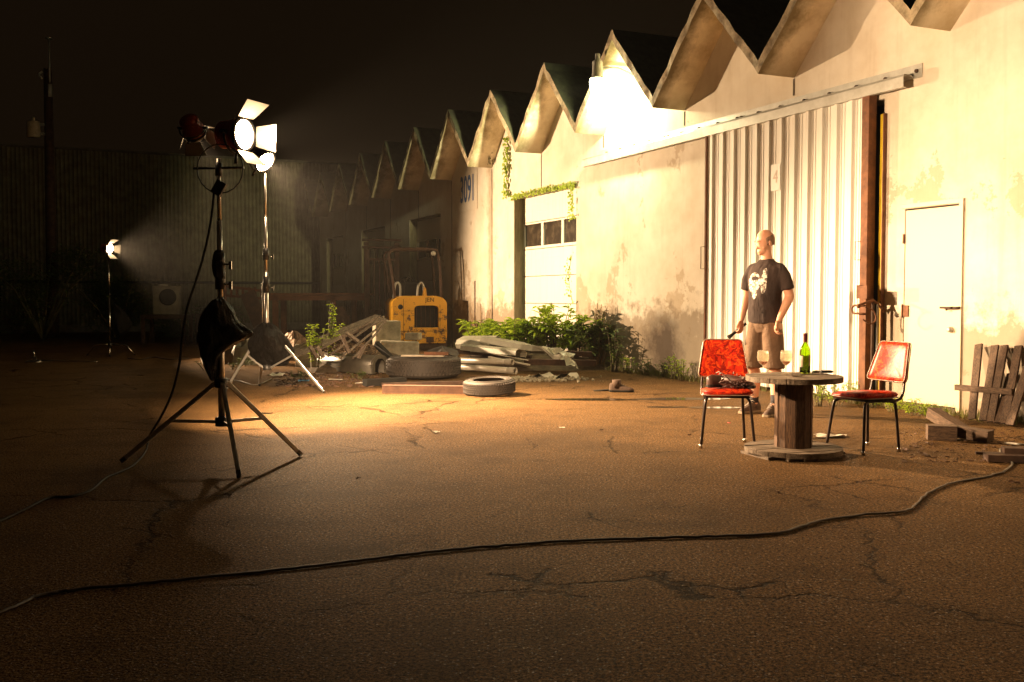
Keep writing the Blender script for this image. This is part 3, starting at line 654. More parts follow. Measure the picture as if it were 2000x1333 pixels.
# wall plane perpendicular to the warehouse: runs along local y (n), faces local -x
H2 = 5.95
for (u0, d0), (u1, d1) in zip(pr[:-1], pr[1:]):
    cw.add([(-d0, u0, 0), (-d1, u1, 0), (-d1, u1, H2), (-d0, u0, H2)], [(0, 1, 2, 3)])
M['corr'] = mat('corrugated_green', (0.17, 0.145, 0.080), (0.095, 0.078, 0.045), 3, 0.6, 0.1, 0.15)
cw.build('wall', M['corr'], cb)
cf = MB(); cf.bb((-0.02, -9, H2), (12, 34, H2 + 0.08)); cf.build('roof', mat('corr_roof', (0.10, 0.085, 0.06), None, 4, 0.8), cb)
gt = MB(); gt.bb((-0.14, -9, 1.62), (-0.055, 34, 1.70)); gt.build('girt', M['black'], cb)
kk = MB(); kk.bb((-0.14, -9, 0), (-0.06, 34, 0.25)); kk.build('plinth', mat('plinth', (0.18, 0.14, 0.10)), cb)
# ------------------------------------------------------------------ cable spool table
def wood(name, c1, c2, stretch=(1, 1, 1), sc=6, rough=.75):
    t = NT(name); v = t.coord(stretch); n = t.noise(sc, 9, 0.75, v, 0.4); g_ = t.noise(sc * 5, 6, 0.7, v)
    col = t.mix(t.ramp(n, [(0.35, 0.0), (0.65, 1.0)]), c1, c2); col = t.mix(t.ramp(g_, [(0.42, 0.7), (0.55, 0.0)]), col, tuple(x * .35 for x in c2))
    t.bump(t.math('ADD', n, g_), 0.5, 0.006); return t.set(col, rough, 0, .3)
M['spool_v'] = wood('spool_wood', (0.150, 0.078, 0.038), (0.055, 0.028, 0.015), (14, 14, 1.2), 2.5)
M['spool_h'] = wood('spool_board', (0.21, 0.155, 0.105), (0.085, 0.058, 0.038), (1.2, 14, 14), 2.5)
M['old_wood'] = wood('old_wood', (0.125, 0.075, 0.045), (0.055, 0.032, 0.020), (9, 9, 1.5), 3)
M['old_wood_x'] = wood('old_wood_long', (0.13, 0.080, 0.048), (0.060, 0.035, 0.021), (1.5, 9, 9), 3)
M['grey_wood'] = wood('grey_wood', (0.46, 0.36, 0.29), (0.20, 0.15, 0.115), (1.5, 9, 9), 3)
SX, SY = 2.087, 7.37
sp = thing('spool_table', 'wooden cable spool standing on end as a table between two red chairs', 'table', (SX, SY, 0), R(20))
def disc(z0, z1, r, seed, name):
    rd = random.Random(seed); n = 7; wd = 2 * r / n
    d = MB()
    for i in range(n):
        y0, y1 = -r + i * wd + .0015, -r + (i + 1) * wd - .0015; dz = rd.uniform(-.003, .003)
        top = []; bot = []
        m = 9
        ys = [y0 + (y1 - y0) * k / m for k in range(m + 1)]
        ch = rd.uniform(.0, .003)
        R_ = [(math.sqrt(max(r * r - y * y, 0.0004)) - (ch if rd.random() < .25 else 0), y) for y in ys]; L_ = [(-math.sqrt(max(r * r - y * y, 0.0004)) + (ch if rd.random() < .2 else 0), y) for y in reversed(ys)]
        d.poly([(x, y, z0 + dz) for x, y in R_ + L_], (0, 0, z1 - z0))
    return d.build(name, M['spool_h'], sp, bevel=.002)
disc(.022, .060, .355, 3, 'bottom_disc'); disc(.548, .588, .350, 8, 'top_disc')
u = MB()
n = 7; wd = .70 / n
for i in range(n): 
    x0 = -.34 + i * wd; hw = math.sqrt(max(.34 ** 2 - (x0 + wd / 2) ** 2, .01)); u.bb((x0 + .002, -hw, .002), (x0 + wd - .002, hw, .0215))
u.build('base_boards', M['spool_h'], sp)
dr = MB(); n = 12
for i in range(n):
    a0, a1 = 2 * math.pi * i / n + .012, 2 * math.pi * (i + 1) / n - .012; ro_, ri = .136, .118
    k = 1 + .02 * ((i * 7) % 3 - 1)
    dr.poly([(ro_ * k * math.cos(a0), ro_ * k * math.sin(a0), .06), (ro_ * k * math.cos(a1), ro_ * k * math.sin(a1), .06), (ri * math.cos(a1), ri * math.sin(a1), .06), (ri * math.cos(a0), ri * math.sin(a0), .06)], (0, 0, .488))
dr.lathe([(.117, .06), (.117, .548)], (0, 0, 0), (0, 0, 1), 16)
dr.build('drum', M['spool_v'], sp, bevel=.002)
ZT = .592
def table_pt(px, py): return G(px, py, ZT)
# glasses
def glass_mat(name, col, rough=0.02):
    t = NT(name); b = t.b; b.inputs['Base Color'].default_value = (*col, 1); b.inputs['Roughness'].default_value = rough; b.inputs['Transmission Weight'].default_value = 1.0; b.inputs['IOR'].default_value = 1.45; return t.m

def thin_glass():
    t = NT('clear_glass'); tr = t.n('ShaderNodeBsdfTransparent'); tl = t.n('ShaderNodeBsdfTranslucent'); tl.inputs[0].default_value = (.75, .70, .60, 1); gl = t.n('ShaderNodeBsdfGlossy'); gl.inputs['Roughness'].default_value = .08
    tr.inputs[0].default_value = (.93, .90, .82, 1); m1 = t.n('ShaderNodeMixShader'); m1.inputs[0].default_value = .26; t.l(tr.outputs[0], m1.inputs[1]); t.l(tl.outputs[0], m1.inputs[2])
    ms = t.n('ShaderNodeMixShader'); ms.inputs[0].default_value = .10; t.l(m1.outputs[0], ms.inputs[1]); t.l(gl.outputs[0], ms.inputs[2]); t.l(ms.outputs[0], t.t.nodes['Material Output'].inputs['Surface']); return t.m
M['clear_glass'] = thin_glass(); M['green_glass'] = glass_mat('green_glass', (0.50, 0.72, 0.04)); M['amber'] = glass_mat('amber_wine', (0.45, 0.10, 0.01)); M['wine_red'] = mat('dark_foil', (0.10, 0.012, 0.02), (0.06, 0.01, 0.015), 30, 0.35, 0, 0)
GW = 'wine glasses on the spool table'
prof = [(0, .0), (.034, .0), (.034, .002), (.010, .006), (.0045, .014), (.004, .058), (.008, .066), (.026, .080), (.039, .100), (.0435, .125), (.042, .150), (.037, .176), (.0358, .176), (.0405, .150), (.042, .125), (.0375, .101), (.025, .082), (.008, .0685), (0, .068)]
def wglass(label, p):
    o = thing('wine_glass', label, 'wine glass', p, 0, GW)
    mb = MB(); mb.lathe(prof, seg=28); mb.build('bowl', M['clear_glass'], o)
    mb = MB(); mb.lathe([(0, .0690), (.008, .0692), (.0245, .0826), (.034, .0955), (0, .0956)], seg=24); mb.build('wine', M['amber'], o)
    return o
g1 = table_pt(1490, 731); g2 = table_pt(1535, 731)
wglass('wine glass with a little amber wine, nearer to the left chair', g1); wglass('wine glass with a little amber wine, nearer to the green bottle', g2)
bt = thing('wine_bottle', 'upright green wine bottle with a dark foil neck on the spool table', 'bottle', table_pt(1572, 730), 0)
mb = MB(); mb.lathe([(0, .012), (.028, .002), (.037, .001), (.0395, .006), (.0395, .165), (.037, .186), (.028, .205), (.018, .222), (.0150, .235), (.0150, .300), (.0120, .300), (.0120, .235), (.0155, .220), (.0255, .204), (.0345, .185), (.037, .165), (.037, .010), (.028, .010), (0, .018)], seg=32); mb.build('body', M['green_glass'], bt)
mb = MB(); mb.lathe([(.0155, .236), (.0156, .292), (.0166, .294), (.0166, .304), (0, .3045)], seg=20); mb.build('foil', M['wine_red'], bt)
lab = MB()
for (a0, a1, z0, z1) in ((150, 232, .05, .135), (-62, 5, .06, .14)):
    pts = [(.0400 * math.cos(R(a0 + (a1 - a0) * i / 8)), .0400 * math.sin(R(a0 + (a1 - a0) * i / 8))) for i in range(9)]
    for p, q in zip(pts[:-1], pts[1:]): lab.add([(p[0], p[1], z0), (q[0], q[1], z0), (q[0], q[1], z1), (p[0], p[1], z1)], [(0, 1, 2, 3)], True)
    lab.build('label', mat('label_paper', (0.62, 0.56, 0.46), (0.45, 0.38, 0.3), 40, 0.7, 0, 0), bt); lab = MB()
mb = MB(); mb.box((0, 0, .011), (.092, .055, .020)); solo(mb, 'phone', M['black_metal'], 'dark phone lying on the spool table right of the bottle', 'phone', table_pt(1613, 729), (0, 0, R(5)), bevel=.004)
mb = MB(); rdm = random.Random(4)
for i in range(5): mb.box((rdm.uniform(-.03, .03), rdm.uniform(-.02, .02), .006 + i * .003), (.05, .016, .003), (0, rdm.uniform(-20, 20), rdm.uniform(0, 180)))
mb.tube([(.02 * math.cos(a), .02 * math.sin(a), .02) for a in [i * .52 for i in range(12)]], .0015, 5, closed=True)
mb.ball((.01, 0, .014), (.03, .022, .012), seg=12, rings=8)
solo(mb, 'key_bunch', M['galv'], 'bunch of keys lying just right of the green bottle', 'keys', table_pt(1592, 730))
mb = MB(); mb.box((0, 0, .002), (.07, .05, .003)); mb.box((.05, .02, .003), (.05, .01, .003), (0, 0, 30)); solo(mb, 'paper_scrap', M['old_wood_x'], 'small flat scrap between the glasses on the spool table', 'scrap', table_pt(1555, 735))

# ------------------------------------------------------------------ red patterned chairs
def vinyl():
    t = NT('red_vinyl'); v = t.noise(2, 3, .5)
    vv = t.n('ShaderNodeTexNoise'); vv.inputs['Scale'].default_value = 9; vv.inputs['Detail'].default_value = 3; t.l(t.tc.outputs['Object'], vv.inputs['Vector'])
    vm = t.n('ShaderNodeVectorMath', operation='MULTIPLY_ADD'); t.l(vv.outputs['Color'], vm.inputs[0]); vm.inputs[1].default_value = (.16, .16, .16); t.l(t.tc.outputs['Object'], vm.inputs[2])
    wv = t.n('ShaderNodeTexVoronoi', feature='SMOOTH_F1'); wv.inputs['Scale'].default_value = 15; t.l(vm.outputs[0], wv.inputs['Vector'])
    rings = t.math('SINE', t.math('MULTIPLY', wv.outputs['Distance'], 26.0))
    n1 = t.ramp(rings, [(0.42, 0.0), (0.62, 1.0)])
    n2 = t.ramp(t.noise(17, 5, .7, vm.outputs[0], 1.0), [(0.50, 0.0), (0.56, 1.0)])
    col = t.mix(n1, (0.42, 0.022, 0.008), (0.66, 0.070, 0.012)); col = t.mix(t.math('MULTIPLY', n2, .85), col, (0.13, 0.006, 0.006))
    t.bump(t.math('ADD', n1, t.noise(60, 3, .6)), 0.06, 0.003)
    return t.set(col, 0.34, 0, .09)
M['vinyl'] = vinyl(); M['piping'] = mat('piping', (0.30, 0.21, 0.14), (0.22, 0.15, 0.10), 20, .4, 0, 0)
M['chair_tube'] = mat('chair_tube', (0.040, 0.024, 0.018), (0.025, 0.016, 0.012), 20, 0.32, 0.5, 0.05)
def rrect(w0, w1, h, r=.03, n=5):   # trapezoid w0 at the bottom, w1 at the top, rounded corners, in x z
    cs = [(-w0 / 2, 0), (w0 / 2, 0), (w1 / 2, h), (-w1 / 2, h)]; out = []
    for i, c in enumerate(cs):
        p = Vector(cs[i - 1]); q = Vector(cs[(i + 1) % 4]); c = Vector(c); a = (p - c).normalized(); b = (q - c).normalized()
        for k in range(n + 1):
            t = k / n; u = c + a * r * (1 - t) ** 2 + b * r * t ** 2; out.append(u)
    return out
def cushion(outline, th, to3, mid=.35):   # padded panel: outline rings swelling to the middle
    rings = []; n = len(outline); c = sum((Vector(p) for p in outline), Vector((0, 0))) / n
    for (k, d) in ((0.0, 1.0), (.18, 1.0), (.37, .995), (.55, .98), (.8, .86), (.95, .55), (1.0, .15), (1.0, -.15), (.95, -.55), (.8, -.86), (.55, -.98), (.3, -1.0), (0.0, -1.0)):
        rings.append([to3(c + (Vector(p) - c) * (1 - (1 - k) * 1) if k > 0 else c, d * th / 2) for p in outline])
    mb = MB(); vs = [p for r_ in rings for p in r_]; fs = []
    for i in range(len(rings) - 1):
        for j in range(n):
            k = (j + 1) % n; fs.append((i * n + j, i * n + k, (i + 1) * n + k, (i + 1) * n + j))
    mb.add(vs, fs, True); return mb
GC = 'red patterned chairs at the spool table'
def make_chair(label):
    o = thing('chair', label, 'chair', (0, 0, 0), 0, GC)     # faces local -Y
    # seat
    so = rrect(.37, .41, .39, .10, 7)
    s_ = cushion(so, .060, lambda p, d: Vector((p.x, .20 - p.y, .425 + d + .008 * math.sin(p.x * 9)))); st = s_.build('seat', M['vinyl'], o)
    pp = MB(); pp.tube([Vector((p.x * 1.002, .20 - p.y * 1.0, .412)) for p in so], .004, 5, closed=True); pp.build('piping', M['piping'], st)
    sbm = MB(); sbm.bb((-.17, -.15, .388), (.17, .17, .396)); sbm.build('seat_board', M['black'], o)
    # back
    bo = rrect(.405, .305, .31, .035, 5); tilt = R(14)
    def tb(p, d):
        cv = -.032 * (1 - (p.x / .2) ** 2); q = Vector((p.x, cv * -1 - .0 + d, p.y)); q = Matrix.Rotation(-tilt, 3, 'X') @ q
        return q + Vector((0, .205, .525))
    b_ = cushion(bo, .040, tb); bk_ = b_.build('backrest', M['vinyl'], o)
    pp = MB(); pp.tube([tb(Vector((p.x * 1.0, p.y)), -.012) for p in bo], .004, 5, closed=True); pp.tube([tb(Vector((p.x * 1.0, p.y)), .012) for p in bo], .004, 5, closed=True); pp.build('piping', M['piping'], bk_)
    # frame: legs continue into tubes under the seat
    for sx in (-1, 1):
        f = MB(); f.tube(smooth_pts([(sx * .205, -.185, .002), (sx * .172, -.150, .33), (sx * .160, -.125, .375), (sx * .150, -.07, .388), (sx * .15, .05, .388)], 4), .0115, 10); lg = f.build('leg', M['chair_tube'], o)
        c = MB(); c.lathe([(0, 0), (.014, 0), (.0135, .028), (.011, .03)], (sx * .205, -.185, .0), (0, 0, 1), 10); c.build('foot_cap', M['chrome'], lg)
        f = MB(); f.tube(smooth_pts([(sx * .170, .185, .002), (sx * .150, .165, .33), (sx * .148, .140, .375), (sx * .145, .07, .3885)], 4), .0115, 10); lg = f.build('leg', M['chair_tube'], o)
        c = MB(); c.lathe([(0, 0), (.014, 0), (.0135, .028), (.011, .03)], (sx * .170, .185, .0), (0, 0, 1), 10); c.build('foot_cap', M['chrome'], lg)
        f = MB(); f.tube(smooth_pts([(sx * .158, .03, .385), (sx * .172, .15, .39), (sx * .172, .205, .425), (sx * .165, .232, .53), (sx * .14, .278, .68)], 4), .0105, 10); f.build('back_support', M['chair_tube'], o)
    return o

ch1 = make_chair('red flower patterned chair left of the spool table with shoes on its seat')
ch1.location = (1.683, 7.83, 0); ch1.rotation_euler = (0, 0, math.atan2(-.27, -.03) + math.pi / 2)
ch2 = copy_tree(ch1); ch2['label'] = 'empty red patterned chair with a sheen on its back, in front of the white door'
ch2.location = (2.69, 7.59, 0); ch2.rotation_euler = (0, 0, math.atan2(-.16, -.395) + math.pi / 2)
# pair of shoes on the left chair
M['shoe_dark'] = mat('shoe_leather', (0.10, 0.045, 0.032), (0.05, 0.022, 0.018), 25, 0.35, 0, 0.15)
M['lace'] = mat('lace', (0.35, 0.30, 0.25), None, 20, .7, 0, 0)
def shoe(name, label, loc, rz, mat_, group=None, h=.075, L=.27, opening=True, tilt=0, sole='black', boot=0.0, parent=None):
    o = thing(name, label, 'shoe', loc, rz, group) if parent is None else bpy.data.objects.new(name, None)
    if parent is not None: COL.objects.link(o); o.parent = parent; o.location = loc; o.rotation_euler = (0, 0, rz)
    o.rotation_euler = (R(tilt), 0, rz)
    secs = []   # toe at -y
    up = MB(); n = 12; prof_ = [(-.135, .022, .020), (-.125, .034, .034), (-.09, .042, .046), (-.04, .042, .060), (.0, .037, .078), (.05, .034, h + .01), (.10, .035, h + .012), (.125, .028, h), (.135, .012, h * .8)]
    vs = []; 
    for (y, hw, hh) in prof_:
        for j in range(n + 1):
            a = math.pi * j / n; vs.append((hw * math.cos(a) * (1.0 if True else 1), y * L / .27, .016 + hh * (math.sin(a) ** .8)))
    m_ = n + 1; fs = []
    for i in range(len(prof_) - 1):
        for j in range(n): fs.append((i * m_ + j, i * m_ + j + 1, (i + 1) * m_ + j + 1, (i + 1) * m_ + j))
    fs.append([j for j in range(m_)]); fs.append([(len(prof_) - 1) * m_ + j for j in range(m_)][::-1])
    up.add(vs, fs, True)
    if boot: up.loft([((0, .055, .05), .038, .060), ((0, .062, .05 + boot * .5), .038, .052), ((0, .06, .05 + boot), .044, .056), ((0, .06, .052 + boot), .036, .048), ((0, .06, .03 + boot), .034, .046)])
    up.build('upper', mat_, o)
    sl = MB(); pts = [(hw * 1.12, y * L / .27 * 1.02) for (y, hw, _) in prof_] + [(-hw * 1.12, y * L / .27 * 1.02) for (y, hw, _) in reversed(prof_)]
    sl.poly([(x, y, 0.001) for x, y in pts], (0, 0, .024)); sl.build('sole', M[sole], o, bevel=.004)
    lc = MB()
    for i in range(4):
        y = -.055 + i * .027; z = .082 + i * .012; lc.tube([(-.028, y, z - .006), (0, y + .006, z + .006), (.028, y + .012, z - .006)], .003, 5)
    lc.build('laces', M['lace'], o)
    return o
GSH = 'dark shoes on the seat of the left chair'
shoe('shoe', 'dark shoe lying on its side on the red chair seat, nearer the table', (1.755, 7.80, .50), R(60), M['shoe_dark'], GSH, tilt=0)

shoe('shoe', 'dark strappy shoe on the red chair seat, away from the table', (1.655, 7.84, .458), R(110), M['shoe_dark'], GSH)
SC.objects['shoe'].location = (1.765, 7.79, .4565)
mb = MB()
rdm = random.Random(8)
for i in range(7):
    a = rdm.uniform(0, 3); mb.tube(smooth_pts([(rdm.uniform(-.09, .09), rdm.uniform(-.04, .04), .01), (rdm.uniform(-.1, .1), rdm.uniform(-.06, .02), rdm.uniform(.05, .10)), (rdm.uniform(-.1, .1), rdm.uniform(-.04, .04), rdm.uniform(.03, .08)), (rdm.uniform(-.1, .1), -.05, .012)], 4), .005, 6)
solo(mb, 'strap_tangle', M['shoe_dark'], 'tangle of dark leather straps between the shoes on the red chair', 'straps', (1.70, 7.74, .456))
# ------------------------------------------------------------------ the man behind the table
M['skin'] = (lambda t: (t.bump(t.noise(60, 4, .6), .12, .003), t.b.inputs.__getitem__('Subsurface Weight').__setattr__('default_value', .08), t.set(t.mix(t.ramp(t.noise(7, 5, .6), [(.35, 0.), (.65, 1.)]), (.56, .30, .19), (.48, .23, .14)), .5, 0, .4))[-1])(NT('skin'))
M['hair'] = mat('short_hair', (0.20, 0.11, 0.065), (0.14, 0.075, 0.045), 90, .75, 0, .5)
def shirt_mat():
    t = NT('black_tee'); x, y, z = t.sep(); n = t.noise(14, 8, .75); n2 = t.noise(38, 5, .8)
    base = t.mix(t.ramp(t.noise(5, 5, .6), [(.4, 0.), (.6, 1.)]), (.040, .026, .022), (.026, .017, .015))
    def ell(cx, cz, rx, rz, amp=.5):
        a = t.math('DIVIDE', t.math('SUBTRACT', x, cx), rx); b = t.math('DIVIDE', t.math('SUBTRACT', z, cz), rz)
        d = t.math('SQRT', t.math('ADD', t.math('MULTIPLY', a, a), t.math('MULTIPLY', b, b)))
        return t.math('ADD', d, t.math('MULTIPLY', t.math('SUBTRACT', n, .5), amp))
    e1 = t.ramp(ell(-.065, 1.285, .085, .10), [(.95, 1.), (1.0, 0.)]); e2 = t.ramp(ell(.05, 1.30, .032, .125), [(.95, 1.), (1.0, 0.)]); e3 = t.ramp(ell(-.045, 1.19, .035, .07), [(.95, 1.), (1.0, 0.)])
    hole = t.ramp(ell(-.060, 1.325, .050, .020, .3), [(.95, 1.), (1.0, 0.)])
    m = t.math('MAXIMUM', t.math('MAXIMUM', e1, e2), e3); m = t.math('MULTIPLY', m, t.math('SUBTRACT', 1.0, hole))
    m = t.math('MULTIPLY', m, t.ramp(n2, [(.46, .08), (.53, 1.)])); m = t.math('MULTIPLY', m, t.ramp(t.math('MULTIPLY', y, -1.0), [(0.0, 0.), (.03, 1.)]))
    col = t.mix(m, base, (.62, .55, .48)); t.bump(t.noise(4.5, 4, .55, t.coord((1.6, 1.6, .5)), 1.2), .55, .05)
    return t.set(col, .85, 0, .2)
M['tee'] = shirt_mat()
M['shorts'] = mat('shorts_cloth', (0.135, 0.076, 0.040), (0.10, 0.056, 0.030), 9, .85, 0, .5, bd=.02)
M['sock'] = mat('sock', (0.03, 0.025, 0.03), None, 30, .9); M['boot'] = mat('brown_suede', (0.085, 0.048, 0.028), (0.05, 0.028, 0.018), 22, .8, 0, .3)
M['sole_pale'] = mat('sole_pale', (0.30, 0.22, 0.14), None, 20, .8)
man = thing('person', 'bald man in black printed T-shirt and brown shorts standing before the corrugated door', 'person', (2.52, 9.93, 0), R(-44)); man.scale = (0.96, 0.96, 1.02)
def limb(mb, pts, rs, seg=14):       # closed tapered limb with round ends
    P = [Vector(p) for p in pts]; d0 = (P[0] - P[1]).normalized(); d1 = (P[-1] - P[-2]).normalized()
    q = [P[0] + d0 * rs[0] * .8] + P + [P[-1] + d1 * rs[-1] * .8]; r_ = [rs[0] * .35] + list(rs) + [rs[-1] * .35]
    n = 5; pts2 = smooth_pts(q, n); rr = []
    for i in range(len(q) - 1):
        for k in range(n): rr.append(r_[i] + (r_[i + 1] - r_[i]) * (k / n))
    rr.append(r_[-1]); mb.tube(pts2, rr, seg)
body = MB()
# torso under the clothes
body.loft([((0, 0, .84), .10, .08), ((0, .0, .92), .165, .12), ((0, -.005, 1.02), .160, .125), ((0, -.01, 1.12), .155, .125), ((0, 0, 1.28), .172, .120), ((0, .005, 1.40), .175, .105), ((0, .012, 1.46), .12, .08), ((0, .015, 1.50), .062, .06), ((0, .01, 1.54), .055, .058), ((0, .0, 1.59), .054, .060), ((0, .012, 1.65), .050, .062)], 24)
HR = Matrix.Rotation(R(-27), 3, 'Z') @ Matrix.Rotation(R(13), 3, 'X')      # head turned to his right and tipped down
HC = Vector((0, .0, 1.60))
def H(x, y, z): return HC + HR @ (Vector((x, y, z - 1.60)))
def hb(c, r, rot=None):
    body.ball(H(*c), r, HR @ (Euler([R(a) for a in rot]).to_matrix() if rot else Matrix.Identity(3)), 20, 14)
hb((0, .012, 1.705), (.076, .096, .094)); hb((0, -.018, 1.665), (.068, .082, .088)); hb((0, -.040, 1.612), (.052, .058, .050)); hb((0, -.078, 1.585), (.026, .022, .020))
hb((0, -.090, 1.656), (.0110, .018, .027), (-20, 0, 0)); hb((0, -.104, 1.642), (.0145, .012, .0105)); hb((0, -.086, 1.700), (.048, .013, .010)); hb((0, -.092, 1.606), (.024, .010, .006)); hb((0, -.090, 1.596), (.021, .011, .0065))
for sx in (-1, 1):
    hb((sx * .030, -.080, 1.683), (.013, .010, .008)); hb((sx * .077, .012, 1.66), (.008, .020, .031), (12, 0, sx * 14)); hb((sx * .043, -.044, 1.642), (.022, .03, .030))
# legs
for (sx, kx, kz, fx, fy) in ((1, .12, -.02, .145, -.05), (-1, -.13, -.02, -.15, .04)):
    limb(body, [(sx * .085, 0, .90), (sx * .10, -.01, .75), (kx, kz + .0, .50), (kx + sx * .006, fy * .5 + .025, .36), (fx, fy + .01, .13), (fx, fy, .08)], [.095, .088, .062, .060, .041, .040], 18)
    body.ball((kx, kz - .03, .49), (.042, .03, .045)); body.ball((kx + sx * .008, fy * .5 + .045, .36), (.045, .042, .085))
    limb(body, [(fx, fy + .02, .05), (fx - sx * 0, fy - .12, .035)], [.035, .03])
# arms: his left arm bends forward, his right holds a black handle
def arm(sx, el, wr, hand_dir, spread):
    limb(body, [(sx * .160, .01, 1.400), (sx * .205, .012, 1.33), el, ], [.042, .050, .046], 16)
    el = Vector(el); wr = Vector(wr); m1 = el.lerp(wr, .3); limb(body, [el, m1, wr], [.045, .046, .029], 16)
    d = Vector(hand_dir).normalized(); side = Vector((0, -1, 0)) if abs(d.y) < .7 else Vector((0, 0, 1)); side = (side - d * side.dot(d)).normalized(); pn = d.cross(side).normalized() * -sx
    pc = wr + d * .055
    body.ball(pc, 1, Matrix.Identity(3) * 0.001) if False else None
    rot = Matrix((side, pn, d)).transposed(); body.ball(pc, (.043, .019, .052), rot, 18, 12)
    for i, (o, L) in enumerate(((-.032, .072), (-.011, .080), (.011, .076), (.032, .060))):
        o = -o; b = wr + d * .092 + side * o * -1; k1 = b + d * L * .42 + pn * L * .22; k2 = k1 + d * L * .12 + pn * L * .36; k3 = k2 - d * L * .16 + pn * L * .20
        limb(body, [b - d * .02, b, k1, k2, k3], [.0095, .0100, .0092, .0085, .0072], 10)
    tb = wr + d * .030 + side * .034; limb(body, [tb, tb + side * .014 + d * .030 + pn * .012, tb + d * .058 + pn * .022 + side * .006], [.0135, .0115, .0090], 10)
    return wr, d, side, pn
arm(1, (.250, .045, 1.150), (.215, -.10, .930), (-.22, -.22, -1), 0)
wr, dh, sh_, pn_ = arm(-1, (-.243, .03, 1.155), (-.250, -.055, .925), (.05, -.12, -1), 0)
bo = body.build('body', M['skin'], man)
rm = bo.modifiers.new('remesh', 'REMESH'); rm.mode = 'VOXEL'; rm.voxel_size = .0055; rm.use_smooth_shade = True
sm = bo.modifiers.new('smooth', 'SMOOTH'); sm.factor = .5; sm.iterations = 3
# hair: cropped at the sides and back
hr = MB(); vs = []; fs = []; seg = 28; rings = 8
for i in range(rings + 1):
    zt = i / rings
    for j in range(seg + 1):
        a = R(-158) + R(316) * j / seg          # around from one temple over the back to the other (0 = back)
        top = 1.742 - .020 * (abs(a) / R(110)) ** 2 + .003 * math.sin(j * 2.3); bot = 1.632 + .020 * (abs(a) / R(110)) ** 2 + .003 * math.sin(j * 3.1); z = bot + (top - bot) * zt
        k = math.sqrt(max(0.05, 1 - ((z - 1.705) / .0965) ** 2)) if z > 1.705 else (1 - .18 * ((1.705 - z) / .09) ** 2)
        if abs(a) > R(100): pass
        vs.append(H(math.sin(a) * .0780 * k, .012 + math.cos(a) * .0985 * k, z))
for i in range(rings):
    for j in range(seg): q = i * (seg + 1) + j; fs.append((q, q + 1, q + seg + 2, q + seg + 1))
keep = [f for f in fs if abs(-158 + 316 * ((f[0] % (seg + 1)) + .5) / seg) < 112]
hr.add(vs, keep, True); ho = hr.build('hair', M['hair'], man); so_ = ho.modifiers.new('solid', 'SOLIDIFY'); so_.thickness = .003; so_.offset = 0
for sx in (-1, 1):
    e = MB(); e.ball(H(sx * .030, -.0905, 1.6795), (.011, .005, .0045), HR); e.build('eye', M['black'], man)
    e = MB(); e.tube([H(sx * .012, -.098, 1.703), H(sx * .03, -.096, 1.708), H(sx * .048, -.084, 1.703)], [.003, .004, .0025], 6); e.build('eyebrow', M['hair'], man)
# T-shirt
sh = MB()
sh.loft([((0, .0, .885), .178, .138), ((0, -.005, .93), .182, .142), ((0, -.012, 1.05), .178, .148), ((0, -.014, 1.15), .176, .146), ((0, -.004, 1.28), .188, .134), ((0, .002, 1.36), .192, .122), ((0, .008, 1.42), .178, .108), ((0, .014, 1.46), .145, .09), ((0, .018, 1.49), .098, .076), ((0, .018, 1.512), .068, .066)], 30)
for sx in (-1, 1):
    ex = .238 if sx > 0 else -.236
    sh.tube(smooth_pts([(sx * .080, .012, 1.435), (sx * .150, .012, 1.418), (sx * .197, .014, 1.355), (ex * .94, .022, 1.28), (ex * .99, .028, 1.215)], 5), [.050 + .017 * min(1, k / 14) for k in range(21)], 20)
sho = sh.build('t_shirt', M['tee'], man)
rm = sho.modifiers.new('remesh', 'REMESH'); rm.mode = 'VOXEL'; rm.voxel_size = .009; rm.use_smooth_shade = True
sm = sho.modifiers.new('smooth', 'SMOOTH'); sm.factor = .5; sm.iterations = 3
tx = bpy.data.textures.new('cloth_folds', 'CLOUDS'); tx.noise_scale = .10; tx.noise_depth = 3
dp = sho.modifiers.new('folds', 'DISPLACE'); dp.texture = tx; dp.strength = .016; dp.mid_level = .5; dp.texture_coords = 'LOCAL'
# neckline shows skin because the collar is lower than the neck
col_ = MB(); col_.tube([(.068 * math.cos(a), .018 + .068 * math.sin(a), 1.500 + .016 * math.sin(a)) for a in [i * math.pi / 12 for i in range(24)]], .006, 6, closed=True); col_.build('collar', M['tee'], sho)
# shorts
st = MB()
st.loft([((0, 0, .80), .15, .11), ((0, 0, .86), .172, .130), ((0, 0, .95), .170, .130), ((0, 0, .99), .165, .128)], 26)
for (sx, kx) in ((1, .12), (-1, -.13)):
    st.loft([((kx * .98, -.02, .455), .108, .108), ((kx * .97, -.018, .50), .107, .108), ((kx * .85, -.01, .65), .108, .114), ((sx * .088, 0, .78), .104, .126), ((sx * .08, 0, .90), .09, .12)], 22)
sto = st.build('shorts', M['shorts'], man)
rm = sto.modifiers.new('remesh', 'REMESH'); rm.mode = 'VOXEL'; rm.voxel_size = .009; rm.use_smooth_shade = True
sm = sto.modifiers.new('smooth', 'SMOOTH'); sm.factor = .5; sm.iterations = 2
dp = sto.modifiers.new('folds', 'DISPLACE'); dp.texture = tx; dp.strength = .013; dp.mid_level = .5; dp.texture_coords = 'LOCAL'
for (sx, fx, fy, rz) in ((1, .145, -.05, 8), (-1, -.15, .04, -10)):
    s_ = MB(); s_.tube([(fx, fy + .012, .10), (fx, fy + .014, .20)], [.046, .046], 16); s_.build('sock', M['sock'], man)
    shoe('hiking_shoe', None, (fx, fy - .065, .0), R(rz), M['boot'], h=.09, L=.30, sole='sole_pale', boot=.035, parent=man)
